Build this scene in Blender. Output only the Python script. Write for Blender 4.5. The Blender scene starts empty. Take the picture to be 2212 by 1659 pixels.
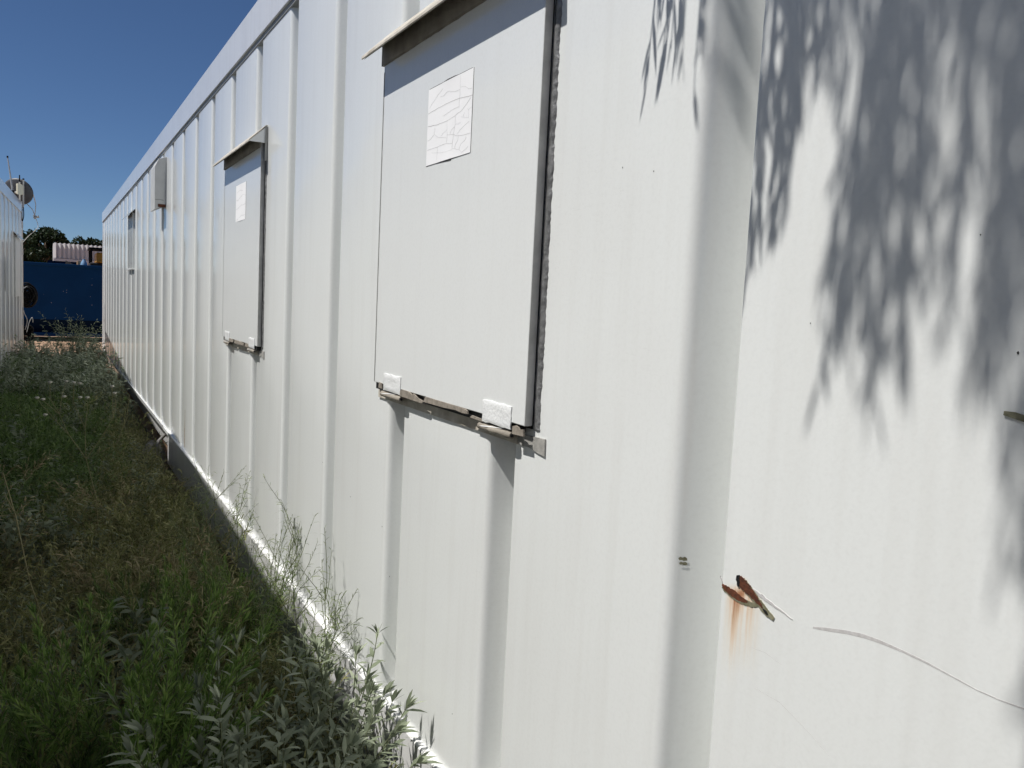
import bpy, math, random
import numpy as np
from mathutils import Matrix, Vector

# ------------------------------------------------------------------ camera, sky, sun, exposure
scene = bpy.context.scene
col = scene.collection
CAMZ = 1.45
yaw, pitch, roll = math.radians(29.277), math.radians(-5.301), math.radians(2.791)
_f = Vector((math.sin(yaw)*math.cos(pitch), math.cos(yaw)*math.cos(pitch), math.sin(pitch)))
_r = Vector((math.cos(yaw), -math.sin(yaw), 0)); _u = _r.cross(_f)
_r2 = _r*math.cos(roll)+_u*math.sin(roll); _u2 = _u*math.cos(roll)-_r*math.sin(roll)
cam_d = bpy.data.cameras.new("Camera"); cam = bpy.data.objects.new("Camera", cam_d); col.objects.link(cam)
cam_d.sensor_width = 36.0; cam_d.lens = 36*1790/2212; cam_d.clip_start = 0.02; cam_d.clip_end = 2000
cam.matrix_world = Matrix(((_r2.x,_u2.x,-_f.x,0),(_r2.y,_u2.y,-_f.y,0),(_r2.z,_u2.z,-_f.z,CAMZ),(0,0,0,1)))
scene.camera = cam

SUN = Vector((-1.0, 0.20, 1.68)).normalized()
world = bpy.data.worlds.new("World"); scene.world = world; world.use_nodes = True
wn = world.node_tree.nodes; wl = world.node_tree.links
sky = wn.new('ShaderNodeTexSky'); sky.sky_type = 'NISHITA'; sky.sun_disc = False
sky.sun_elevation = math.asin(SUN.z); sky.sun_rotation = math.atan2(SUN.x, SUN.y)
sky.altitude = 200; sky.air_density = 0.7; sky.dust_density = 0.0; sky.ozone_density = 9.0
bg = wn.get('Background') or wn.new('ShaderNodeBackground'); bg.inputs['Strength'].default_value = 0.065
wl.new(sky.outputs[0], bg.inputs['Color'])
sun_d = bpy.data.lights.new("Sun", 'SUN'); sun_d.energy = 4.75; sun_d.angle = math.radians(0.53); sun_d.color = (1.0, 0.97, 0.93)
sun = bpy.data.objects.new("Sun", sun_d); col.objects.link(sun)
sun.rotation_euler = SUN.to_track_quat('Z', 'Y').to_euler(); sun.location = (-6, 0, 10)
scene.view_settings.view_transform = 'Standard'; scene.view_settings.look = 'None'
scene.cycles.use_adaptive_sampling = True; scene.cycles.adaptive_threshold = 0.02; scene.cycles.caustics_reflective = False; scene.cycles.caustics_refractive = False; scene.cycles.max_bounces = 5; scene.cycles.diffuse_bounces = 3; scene.cycles.glossy_bounces = 2; scene.cycles.transmission_bounces = 4
scene.view_settings.exposure = 0.1; scene.view_settings.gamma = 1.0

rng = np.random.default_rng(7); random.seed(7)
WX = 0.8            # outer plane of the near container's flats
PITCH = 0.5865; Y0 = 0.818 + 0.0525     # first groove centre
GB = CAMZ           # add to a height measured from eye level

# ------------------------------------------------------------------ helpers
def link(o, parent=None):
    col.objects.link(o)
    if parent is not None: o.parent = parent
    return o
def tag(o, label=None, cat=None, group=None, kind=None):
    if label: o["label"] = label
    if cat: o["category"] = cat
    if group: o["group"] = group
    if kind: o["kind"] = kind
    return o
def empty(name, loc=(0,0,0), rz=0.0):
    o = bpy.data.objects.new(name, None); col.objects.link(o); o.location = loc; o.rotation_euler = (0,0,rz)
    o.empty_display_size = 0.1
    return o
class MB:
    def __init__(s): s.v=[]; s.f=[]
    def add(s, v, f):
        b=len(s.v); s.v += [tuple(p) for p in v]; s.f += [tuple(i+b for i in q) for q in f]; return s
    def box(s, a, b):
        x0,y0,z0=a; x1,y1,z1=b
        return s.add([(x0,y0,z0),(x1,y0,z0),(x1,y1,z0),(x0,y1,z0),(x0,y0,z1),(x1,y0,z1),(x1,y1,z1),(x0,y1,z1)],
              [(0,3,2,1),(4,5,6,7),(0,1,5,4),(1,2,6,5),(2,3,7,6),(3,0,4,7)])
    def prism_y(s, prof, y0, y1, n=1):      # closed profile in (x,z), extruded along y
        k=len(prof); v=[]
        for i in range(n+1):
            y=y0+(y1-y0)*i/n; v += [(x,y,z) for x,z in prof]
        f=[]
        for i in range(n):
            for j in range(k):
                a=i*k+j; b=i*k+(j+1)%k; f.append((a,b,b+k,a+k))
        f.append(tuple(range(k-1,-1,-1))); f.append(tuple(range(n*k,n*k+k)))
        return s.add(v,f)
    def tube(s, pts, r, n=8, caps=True):
        pts=[Vector(p) for p in pts]; rs=r if hasattr(r,'__len__') else [r]*len(pts)
        v=[]; ref=None
        for i,p in enumerate(pts):
            t=(pts[min(i+1,len(pts)-1)]-pts[max(i-1,0)]).normalized()
            if ref is None: ref=Vector((1,0,0)) if abs(t.x)<.8 else Vector((0,1,0))
            a=(ref-t*ref.dot(t)).normalized(); ref=a; b=t.cross(a)
            for j in range(n):
                th=2*math.pi*j/n; v.append(p+(a*math.cos(th)+b*math.sin(th))*rs[i])
        f=[]
        for i in range(len(pts)-1):
            for j in range(n):
                f.append((i*n+j,i*n+(j+1)%n,(i+1)*n+(j+1)%n,(i+1)*n+j))
        if caps: f.append(tuple(range(n-1,-1,-1))); f.append(tuple(range((len(pts)-1)*n,len(pts)*n)))
        return s.add(v,f)
    def mesh(s, name, mat, smooth=False, auto=None):
        m=bpy.data.meshes.new(name); m.from_pydata(s.v,[],s.f); m.materials.append(mat); m.update()
        if smooth: m.shade_smooth()
        if auto is not None:
            m.shade_smooth(); m.set_sharp_from_angle(angle=math.radians(auto))
        return m
    def obj(s, name, mat, parent=None, smooth=False, auto=None, bevel=0):
        o=bpy.data.objects.new(name, s.mesh(name,mat,smooth,auto)); link(o,parent)
        if bevel:
            b=o.modifiers.new('bevel','BEVEL'); b.width=bevel; b.segments=2; b.limit_method='ANGLE'; b.angle_limit=math.radians(40)
        return o
def wob(a, n=3, sc=1.0):    # cheap smooth 1-d noise
    return sum(math.sin(a*sc*(1.7**i)+i*2.3)/(1.5**i) for i in range(n))/n

# ------------------------------------------------------------------ materials
def newmat(name):
    m=bpy.data.materials.new(name); m.use_nodes=True
    nt=m.node_tree; b=nt.nodes['Principled BSDF']
    return m, nt, b
def nd(nt, t, **kw):
    n=nt.nodes.new(t)
    for k,v in kw.items():
        if hasattr(n,k): setattr(n,k,v)
        else: n.inputs[k].default_value=v
    return n
def mth(nt, op, a, b=None, c=None, clamp=False):
    n=nt.nodes.new('ShaderNodeMath'); n.operation=op; n.use_clamp=clamp
    for i,x in enumerate((a,b,c)):
        if x is None: continue
        if hasattr(x,'is_linked') or hasattr(x,'links'): nt.links.new(x,n.inputs[i])
        else: n.inputs[i].default_value=x
    return n.outputs[0]
def mixc(nt, fac, a, b, mode='MIX'):
    n=nt.nodes.new('ShaderNodeMix'); n.data_type='RGBA'; n.blend_type=mode
    def put(sock,x):
        if hasattr(x,'links'): nt.links.new(x,sock)
        elif isinstance(x,(int,float)): sock.default_value=x
        else: sock.default_value=(*x,1) if len(x)==3 else x
    put(n.inputs[0],fac); put(n.inputs[6],a); put(n.inputs[7],b)
    return n.outputs[2]
def pos(nt, sx=1, sy=1, sz=1):
    g=nt.nodes.new('ShaderNodeNewGeometry'); m=nt.nodes.new('ShaderNodeMapping')
    m.inputs['Scale'].default_value=(sx,sy,sz); nt.links.new(g.outputs['Position'],m.inputs['Vector']); return m.outputs[0]
def noise(nt, vec, scale, detail=3, rough=.5):
    n=nd(nt,'ShaderNodeTexNoise',Scale=scale,Detail=detail,Roughness=rough); nt.links.new(vec,n.inputs['Vector']); return n.outputs['Fac']
def ramp(nt, fac, stops):
    n=nt.nodes.new('ShaderNodeValToRGB'); e=n.color_ramp.elements
    e[0].position=stops[0][0]; e[0].color=(*stops[0][1],1); e[1].position=stops[-1][0]; e[1].color=(*stops[-1][1],1)
    for p,c in stops[1:-1]:
        x=e.new(p); x.color=(*c,1)
    nt.links.new(fac,n.inputs[0]); return n.outputs[0]
def fac01(nt, x, lo, hi):
    n=nt.nodes.new('ShaderNodeMapRange'); n.clamp=True
    n.inputs[1].default_value=lo; n.inputs[2].default_value=hi
    nt.links.new(x,n.inputs[0]); return n.outputs[0]

def paint_white(name, base=(.79,.808,.79), stain=False, dirt=.30, wave=1.0):
    m,nt,b=newmat(name); L=nt.links
    p=pos(nt); ps=pos(nt,9,9,.55)
    streak=noise(nt,ps,3.0,2,.6); blot=noise(nt,p,2.1,2,.55); fine=noise(nt,p,130,1,.6)
    c=mixc(nt,mth(nt,'MULTIPLY',fac01(nt,streak,.48,.78),dirt*.6),base,(.60,.59,.55))
    c=mixc(nt,mth(nt,'MULTIPLY',fac01(nt,blot,.5,.72),dirt*.5),c,(.68,.67,.64))
    c=mixc(nt,mth(nt,'MULTIPLY',fac01(nt,fine,.45,.75),.11),c,(.58,.58,.56))
    if stain:
        sc=noise(nt,pos(nt,1,1.6,13),6,3,.6)
        ln=mth(nt,'SUBTRACT',1.0,fac01(nt,mth(nt,'ABSOLUTE',mth(nt,'SUBTRACT',sc,.5)),0,.004))
        c=mixc(nt,mth(nt,'MULTIPLY',mth(nt,'MULTIPLY',ln,fac01(nt,blot,.56,.68)),.22),c,(.45,.44,.42))
    if stain:
        sx=nt.nodes.new('ShaderNodeSeparateXYZ'); g=nt.nodes.new('ShaderNodeNewGeometry'); L.new(g.outputs['Position'],sx.inputs[0])
        Y,Z=sx.outputs[1],sx.outputs[2]
        def gy(c0,w): return mth(nt,'SUBTRACT',1.0,fac01(nt,mth(nt,'ABSOLUTE',mth(nt,'SUBTRACT',Y,c0)),0,w))
        def gz(top,bot):
            a=fac01(nt,Z,GB+bot,GB+top); t=fac01(nt,Z,GB+top+.014,GB+top); return mth(nt,'MULTIPLY',mth(nt,'POWER',a,1.3),t)
        n1=fac01(nt,noise(nt,pos(nt,120,120,7),1.0,3,.6),.22,.60)
        s1=mth(nt,'MULTIPLY',mth(nt,'MULTIPLY',gy(.790,.019),gz(-.368,-.500)),n1)
        s2=mth(nt,'MULTIPLY',mth(nt,'MULTIPLY',gy(.766,.032),gz(-.363,-.475)),mth(nt,'MULTIPLY',n1,.9))
        s3=mth(nt,'MULTIPLY',mth(nt,'MULTIPLY',gy(.775,.012),gz(-.352,-.375)),.8)
        s=mth(nt,'ADD',mth(nt,'ADD',s1,s2),s3,clamp=True)
        c=mixc(nt,mth(nt,'MULTIPLY',s,.9),c,ramp(nt,s,[(0,(.76,.60,.34)),(.45,(.70,.38,.10)),(1,(.36,.13,.03))]))
    L.new(c,b.inputs['Base Color'])
    b.inputs['Roughness'].default_value=.42; b.inputs['Specular IOR Level'].default_value=.35
    b.inputs['Coat Weight'].default_value=.85; b.inputs['Coat Roughness'].default_value=.10; b.inputs['Coat IOR'].default_value=1.5
    h=mth(nt,'ADD',mth(nt,'MULTIPLY',noise(nt,p,240,0,.5),.00008),mth(nt,'MULTIPLY',noise(nt,pos(nt,1,1,.45),4.5,1,.4),.0020*wave))
    bp=nd(nt,'ShaderNodeBump',Strength=.7,Distance=1.0); L.new(h,bp.inputs['Height']); L.new(bp.outputs[0],b.inputs['Normal'])
    L.new(bp.outputs[0],b.inputs['Coat Normal'])
    return m
def simple(name, colr, rough=.6, metal=0, var=.3, scale=12, bump=0.0, bscale=60, c2=None, coat=0, spec=.4):
    m,nt,b=newmat(name); L=nt.links; p=pos(nt)
    n=noise(nt,p,scale,4,.6)
    d=c2 if c2 else tuple(x*(1-var) for x in colr)
    L.new(mixc(nt,fac01(nt,n,.35,.68),colr,d),b.inputs['Base Color'])
    b.inputs['Roughness'].default_value=rough; b.inputs['Metallic'].default_value=metal; b.inputs['Specular IOR Level'].default_value=spec
    if coat: b.inputs['Coat Weight'].default_value=coat; b.inputs['Coat Roughness'].default_value=.15
    if bump:
        bp=nd(nt,'ShaderNodeBump',Strength=.8,Distance=1.0)
        L.new(mth(nt,'MULTIPLY',noise(nt,p,bscale,3,.6),bump),bp.inputs['Height']); L.new(bp.outputs[0],b.inputs['Normal'])
    return m
def leafmat(name, c1, c2, c3=None, trans=.35, rough=.55):
    m,nt,b=newmat(name); L=nt.links
    g=nt.nodes.new('ShaderNodeNewGeometry')
    st=[(0,c1),(.6,c2),(1,c3 or c2)]
    cc=ramp(nt,g.outputs['Random Per Island'],st)
    n=noise(nt,pos(nt),7,2,.5)
    cc=mixc(nt,mth(nt,'MULTIPLY',fac01(nt,n,.3,.75),.6),cc,c1)
    L.new(cc,b.inputs['Base Color']); b.inputs['Roughness'].default_value=rough; b.inputs['Specular IOR Level'].default_value=.25
    tr=nt.nodes.new('ShaderNodeBsdfTranslucent'); L.new(cc,tr.inputs['Color'])
    mx=nt.nodes.new('ShaderNodeMixShader'); mx.inputs[0].default_value=trans
    L.new(b.outputs[0],mx.inputs[1]); L.new(tr.outputs[0],mx.inputs[2]); L.new(mx.outputs[0],nt.nodes['Material Output'].inputs['Surface'])
    return m

M={}
M['white']=paint_white('white_container_paint',stain=True)
M['white_hatch']=paint_white('white_shutter_paint',base=(.785,.80,.785),dirt=.15,wave=.5)
M['rail']=paint_white('white_rail_paint',base=(.78,.78,.77),dirt=.6)
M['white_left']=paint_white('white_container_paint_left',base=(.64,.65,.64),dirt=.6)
M['fresh']=simple('thick_fresh_white_paint',(.86,.87,.86),.3,var=.06,bump=.0020,bscale=150,coat=.5)
M['paper']=simple('white_paper',(.88,.88,.885),.7,var=.02,bump=.0004,bscale=40)
M['crack']=simple('grey_crack_line',(.72,.72,.72),.9,var=.3)
M['dark_line']=simple('dark_shadow_and_fleck',(.05,.05,.05),.9)
M['edge']=simple('shaded_grey_edge',(.52,.52,.50),.45,var=.25,scale=22,bump=.0006,bscale=120)
M['bar']=simple('dirty_cream_paint',(.62,.58,.50),.55,var=.35,scale=20,bump=.0008,bscale=110,c2=(.40,.36,.29))
M['corner']=simple('worn_grey_corner',(.40,.39,.36),.5,var=.35,scale=60,bump=.0008,bscale=140)
M['hood']=simple('grey_white_sheet',(.56,.56,.54),.45,var=.15,scale=9)
M['grey']=simple('bare_grey_and_shadow',(.30,.30,.285),.45,var=.25,scale=18,bump=.0006,bscale=120)
M['seal']=simple('lumpy_grey_sealant',(.22,.22,.22),.3,var=.6,scale=60,bump=.003,bscale=140,coat=.7)
M['brown']=simple('grimy_brown_grey_paint',(.36,.325,.27),.6,var=.45,scale=14,bump=.0008,bscale=110,c2=(.22,.195,.16))
M['peel']=simple('peeled_primer',(.33,.29,.24),.7,var=.4,scale=60,bump=.001)
M['black']=simple('black_rubber',(.012,.012,.013),.6)
M['rust']=simple('dark_red_rust',(.135,.042,.018),.85,var=.5,scale=150,bump=.0015,bscale=260,c2=(.055,.020,.011))
M['primer']=simple('olive_primer',(.26,.25,.17),.6,var=.5,scale=90,c2=(.12,.11,.06))
M['scuff']=simple('grey_scuff',(.47,.455,.445),.7,var=.6,scale=150,c2=(.60,.59,.58))
M['roofpaint']=simple('container_roof_paint',(.62,.62,.60),.5,var=.2)
M['sand']=None
M['navy']=simple('navy_blue_steel_paint',(.003,.042,.130),.6,var=.15,scale=2,spec=.10)
M['navy_dark']=simple('dark_navy_shade',(.004,.018,.055),.7,var=.3,spec=.1)  # navy darkened for the shade of the sloped base; also a dark board
M['chip']=simple('pale_chip',(.35,.38,.42),.8)
M['cable']=simple('black_cable',(.006,.006,.0065),.7,spec=.15)
M['galv']=simple('galvanised_pipe',(.45,.45,.44),.4,metal=.4,var=.2,scale=30)
M['pvc']=simple('white_plastic_pipe',(.62,.60,.55),.45,var=.15)
M['cream']=simple('cream_plastic',(.72,.68,.52),.45,var=.08)
M['dish']=simple('grey_dish_paint',(.085,.085,.09),.5,var=.2,scale=25)
M['wood']=simple('plywood',(.50,.33,.20),.75,var=.25,scale=8)
M['yellow']=simple('machine_yellow',(.62,.30,.03),.45,var=.2)
M['lightblue']=simple('pale_blue_plastic',(.25,.42,.62),.45,var=.15)
M['shedwhite']=simple('white_sheet_metal',(.74,.73,.72),.4,var=.12,scale=5,coat=.2)
M['bark']=simple('brown_bark',(.14,.10,.07),.9,var=.5,scale=25,bump=.01,bscale=30)
M['stone']=simple('grey_stone',(.22,.21,.20),.9,var=.4,scale=20,bump=.004,bscale=40)
m,nt,b=newmat('reddish_sand'); p_=pos(nt)
c=mixc(nt,fac01(nt,noise(nt,p_,.8,5,.6),.35,.7),(.48,.315,.20),(.40,.25,.155))
c=mixc(nt,mth(nt,'MULTIPLY',fac01(nt,noise(nt,p_,18,4,.7),.52,.72),.6),c,(.24,.15,.09))
nt.links.new(c,b.inputs['Base Color']); b.inputs['Roughness'].default_value=.95
bp=nd(nt,'ShaderNodeBump',Strength=.9,Distance=1.0); nt.links.new(mth(nt,'MULTIPLY',noise(nt,p_,14,6,.7),.05),bp.inputs['Height']); nt.links.new(bp.outputs[0],b.inputs['Normal'])
M['sand']=m
M['soil']=simple('dark_litter_soil',(.085,.060,.040),.95,var=.5,scale=16,bump=.03,bscale=25,c2=(.16,.11,.07))
# plants
M['silver']=leafmat('silver_leaf',(.17,.20,.13),(.30,.34,.23),(.42,.46,.33),.2)
M['bright']=leafmat('bright_feathery_leaf',(.07,.135,.028),(.18,.28,.065),(.33,.43,.13),.35)
M['green']=leafmat('green_leaf',(.05,.09,.022),(.11,.18,.046),(.21,.28,.09),.35)
M['thin']=leafmat('thin_weed_leaf',(.10,.14,.05),(.17,.22,.08),(.26,.30,.13),.3)
M['olive']=leafmat('olive_leaf',(.10,.11,.035),(.23,.235,.085),(.42,.40,.19),.3)
M['greygreen']=leafmat('grey_green_leaf',(.10,.125,.075),(.19,.225,.14),(.30,.33,.21),.3)
M['dry']=leafmat('dry_grass_blade',(.17,.14,.07),(.32,.27,.145),(.50,.43,.26),.3)
M['russet']=leafmat('russet_dry_leaf',(.10,.05,.025),(.19,.11,.055),(.30,.20,.11),.2)
M['stem']=simple('green_stem',(.13,.15,.07),.7,var=.3)
M['stem_brown']=simple('brown_stem',(.14,.11,.06),.8,var=.3)
M['flower']=simple('dull_white_petals',(.50,.48,.40),.8,var=.3)
M['treeleaf']=leafmat('narrow_tree_leaf',(.05,.08,.025),(.08,.11,.04),None,.08)
M['fartree']=leafmat('far_tree_leaf',(.014,.028,.009),(.024,.040,.014),(.036,.054,.02),.2)
M['glass']=simple('grey_painted_pane',(.33,.335,.33),.4,var=.15,scale=3,coat=.2)

# ------------------------------------------------------------------ ground
def sheet(name, x0,x1,y0,y1,z,mat,nx=1,ny=1,amp=0):
    v=[];f=[]
    for j in range(ny+1):
        for i in range(nx+1):
            x=x0+(x1-x0)*i/nx; y=y0+(y1-y0)*j/ny
            v.append((x,y,z+amp*(wob(x*3+y*1.3,3,2.1)+wob(y*2.7-x,3,1.7))))
    for j in range(ny):
        for i in range(nx):
            a=j*(nx+1)+i; f.append((a,a+1,a+nx+2,a+nx+1))
    mb=MB(); mb.add(v,f); return mb.obj(name,mat,None,smooth=True)
tag(sheet('ground',-400,400,-200,800,0.0,M['sand']),kind='structure')
tag(sheet('soil_strip',-1.25,.86,-3,15.4,0.022,M['soil'],18,120,.006),kind='structure')

# ------------------------------------------------------------------ corrugated wall panel (shared mesh)
Z_LED, Z_TOP = GB-1.08, GB+1.105
def panel_mesh(name, mat, z0, z1, half=PITCH/2, depth=.080, gw=.108):
    # profile (depth into wall, y) with rounded bends
    s=.035; h=gw/2; r=.016
    pts=[]
    def arc(cx,cy,a0,a1,n=5):
        for i in range(n+1):
            a=a0+(a1-a0)*i/n; pts.append((cx+r*math.cos(a)*-1, cy+r*math.sin(a)))
    prof=[(0,-half),(0,-h),(depth,-h+s),(depth,h-s),(0,h),(0,half)]
    # round each interior corner by quadratic blend
    out=[prof[0]]
    for i in range(1,len(prof)-1):
        a,b_,c_=[np.array(q) for q in prof[i-1:i+2]]
        ra=min({1:.006,4:r}.get(i,.006), .45*np.linalg.norm(a-b_), .45*np.linalg.norm(c_-b_))
        p0=b_+(a-b_)/np.linalg.norm(a-b_)*ra; p1=b_+(c_-b_)/np.linalg.norm(c_-b_)*ra
        for t in np.linspace(0,1,6):
            out.append(tuple((1-t)**2*p0+2*t*(1-t)*b_+t*t*p1))
    out.append(prof[-1])
    k=len(out); nz=6; v=[]; f=[]
    for j in range(nz+1):
        z=z0+(z1-z0)*j/nz
        v += [(d,y,z) for d,y in out]
    for j in range(nz):
        for i in range(k-1):
            a=j*k+i; f.append((a,a+k,a+k+1,a+1))
    mb=MB(); mb.add(v,f); return mb.mesh(name,mat,smooth=True)

# ------------------------------------------------------------------ the near white container
Y_S, Y_E = -3.2, 16.05
rc=empty('site_container',(WX,(Y_S+Y_E)/2,0))
tag(rc,'long white corrugated steel container filling the right side, with hinged window shutters','container')
class P0:    # parent helper: children given in world coordinates
    pass
def child(o, parent):
    o.parent=parent; o.matrix_parent_inverse=Matrix.Translation(parent.location).inverted() if parent.parent is None else Matrix.Identity(4)
    return o
pm=panel_mesh('wall_panel',M['white'],Z_LED-.005,Z_TOP)
k=-6
while True:
    yc=Y0+k*PITCH
    if yc+PITCH/2>Y_E-.02: break
    if yc-PITCH/2>Y_S:
        o=bpy.data.objects.new('wall_panel',pm); col.objects.link(o); o.location=(WX,yc,0); child(o,rc)
    k+=1
YLAST=Y0+(k-1)*PITCH+PITCH/2
ym=MB(); ym.box((WX+.0,YLAST,Z_LED-.005),(WX+.06,Y_E-.13,Z_TOP)); child(ym.obj('wall_panel',M['white']),rc)
RW=2.44
def part(name, mb, mat, parent, **kw): return child(mb.obj(name,mat,None,**kw),parent)
# corner post, roof, end walls, far wall, floor frame
part('corner_post',MB().box((WX-.006,Y_E-.13,GB-1.33),(WX+.16,Y_E,GB+1.105)),M['rail'],rc,bevel=.006)
part('roof',MB().box((WX+.06,Y_S,GB+1.21),(WX+RW,Y_E-.02,GB+1.255)),M['roofpaint'],rc)
part('end_wall',MB().box((WX+.165,Y_E-.06,GB-1.32),(WX+RW-.05,Y_E-.03,GB+1.205)),M['white_left'],rc)
part('end_wall',MB().box((WX+.06,Y_S+.03,GB-1.32),(WX+RW-.05,Y_S+.06,GB+1.205)),M['white_left'],rc)
part('back_wall',MB().box((WX+RW-.045,Y_S,GB-1.32),(WX+RW,Y_E-.1,GB+1.205)),M['white_left'],rc)
# top rail: hollow-section rail with a slight lip
tp=[(WX-.014,GB+1.105),(WX-.014,GB+1.262),(WX-.006,GB+1.27),(WX+.058,GB+1.27),(WX+.058,GB+1.105)]
part('top_rail',MB().prism_y(tp,Y_S,Y_E+.004,40),M['rail'],rc,bevel=.002)
part('rail_seam',MB().prism_y([(WX-.004,GB+1.086),(WX-.004,GB+1.1045),(WX+.05,GB+1.1045),(WX+.05,GB+1.086)],Y_S,Y_E-.131),M['grey'],rc)
# bottom rail: near length proud, far length set back, open pocket between
XR=WX-.017
LEDGE=M['rail']
br=MB().prism_y([(XR,GB-1.315),(XR,GB-1.083),(XR+.004,GB-1.078),(WX+.10,GB-1.078),(WX+.10,GB-1.315)],Y_S,6.72,60)
part('bottom_rail',br,M['rail'],rc,bevel=.0015)
part('bottom_rail',MB().prism_y([(WX+.085,GB-1.33),(WX+.085,GB-1.1105),(WX+.17,GB-1.1105),(WX+.17,GB-1.33)],7.22,Y_E-.14,40),M['rail'],rc,bevel=.0015)
part('ledge_plate',MB().prism_y([(XR+.006,GB-1.11),(XR+.006,GB-1.0795),(WX+.10,GB-1.0795),(WX+.10,GB-1.11)],6.721,Y_E-.135,20),M['rail'],rc)
part('floor_frame',MB().box((WX+.18,Y_S+.1,GB-1.31),(WX+RW-.06,Y_E-.1,GB-1.12)),M['black'],rc)
part('rail_splice_plate',MB().box((XR-.006,6.55,GB-1.095),(XR-.0005,6.95,GB-1.07)),M['fresh'],rc,bevel=.001)
# beaded weld along the ledge
w=MB()
for i in range(60):
    y=1.3+i*.105+random.uniform(-.02,.02); l=random.uniform(.03,.09)
    w.prism_y([(WX-.0155,GB-1.0785),(WX-.012,GB-1.0755),(WX-.008,GB-1.0785)],y,y+l)
tag(part('weld_bead',w,M['rail'],rc),kind='stuff')

# blocks under the container
for y in (-2.6,3.4,9.5,15.0):
    part('support_block',MB().box((WX+.15,y,-.02),(WX+.5,y+.35,GB-1.311)),M['stone'],rc)

# ------------------------------------------------------------------ shutters
def strip_mesh(mb, pts, w, x, t=.0004):
    """flat raised strip along a polyline of (y,z) on the plane x, facing -x"""
    n=len(pts); v=[]
    for i,(y,z) in enumerate(pts):
        a=pts[max(i-1,0)]; b_=pts[min(i+1,n-1)]
        dy,dz=b_[0]-a[0],b_[1]-a[1]; l=math.hypot(dy,dz) or 1
        ny,nz=-dz/l,dy/l; ww=(w[i] if hasattr(w,'__len__') else w)/2
        v += [(x-t,y+ny*ww,z+nz*ww),(x-t,y-ny*ww,z-nz*ww),(x+.0005,y+ny*ww,z+nz*ww),(x+.0005,y-ny*ww,z-nz*ww)]
    f=[]
    for i in range(n-1):
        a=i*4; c=a+4
        f += [(a,c,c+1,a+1),(a,a+2,c+2,c),(a+1,c+1,c+3,a+3)]
    return mb.add(v,f)
def poly_plate(mb, pts, x, t):
    n=len(pts); v=[(x-t,y,z) for y,z in pts]+[(x,y,z) for y,z in pts]
    return mb.add(v,[tuple(range(n-1,-1,-1))]+[(i,(i+1)%n,(i+1)%n+n,i+n) for i in range(n)])
CR=[[(0.007,0.315),(0.24,0.292),(0.491,0.286),(0.731,0.292),(0.998,0.324)],[(0.011,0.479),(0.24,0.507),(0.464,0.506),(0.634,0.486),(0.77,0.456),(0.873,0.405),(0.961,0.344)],[(0.034,0.246),(0.139,0.181),(0.242,0.118),(0.416,0.048)],[(0.291,0.163),(0.38,0.166),(0.466,0.137),(0.54,0.164),(0.64,0.187),(0.73,0.188)],[(0.748,0.162),(0.844,0.183),(0.913,0.23),(0.985,0.238)],[(0.018,0.795),(0.261,0.795),(0.455,0.788),(0.609,0.814)],[(0.477,0.684),(0.622,0.712),(0.68,0.734),(0.806,0.758),(0.99,0.768)],[(0.464,0.51),(0.484,0.682),(0.473,0.784)],[(0.655,0.491),(0.656,0.592),(0.623,0.715),(0.609,0.818),(0.601,0.99)],[(0.179,0.614),(0.267,0.67),(0.465,0.718)],[(0.189,0.538),(0.179,0.614)],[(0.336,0.675),(0.4,0.64),(0.465,0.622)],[(0.708,0.728),(0.759,0.685),(0.865,0.646),(0.955,0.617)],[(0.663,0.594),(0.726,0.604),(0.766,0.59)],[(0.904,0.458),(0.931,0.478),(0.99,0.458)],[(0.932,0.48),(0.938,0.572)],[(0.775,0.526),(0.83,0.543),(0.938,0.572)],[(0.663,0.884),(0.687,0.834),(0.727,0.802),(0.736,0.742)],[(0.763,0.918),(0.799,0.856),(0.878,0.833),(0.902,0.792)],[(0.607,0.881),(0.692,0.901),(0.763,0.922),(0.828,0.969)],[(0.828,0.965),(0.913,0.939),(0.957,0.917)],[(0.269,0.793),(0.264,0.874),(0.261,0.964)],[(0.125,0.844),(0.267,0.87),(0.404,0.891),(0.593,0.894)],[(0.37,0.424),(0.486,0.408),(0.599,0.395),(0.724,0.391)],[(0.017,0.673),(0.111,0.654),(0.171,0.617)],[(0.55,0.688),(0.575,0.646),(0.644,0.621)],[(0.731,0.023),(0.734,0.155),(0.73,0.284),(0.726,0.414)],[(0.829,0.531),(0.84,0.488)]]
CR2=[[(.02,.40),(.25,.42),(.45,.36),(.7,.31),(.98,.36)],[(.02,.66),(.3,.63),(.55,.58),(.75,.60),(.98,.58)],[(.1,.2),(.4,.16),(.7,.2)],[(.1,.97),(.4,.9),(.6,.86),(.95,.88)]]
PX=WX-.022      # shutter face plane
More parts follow.
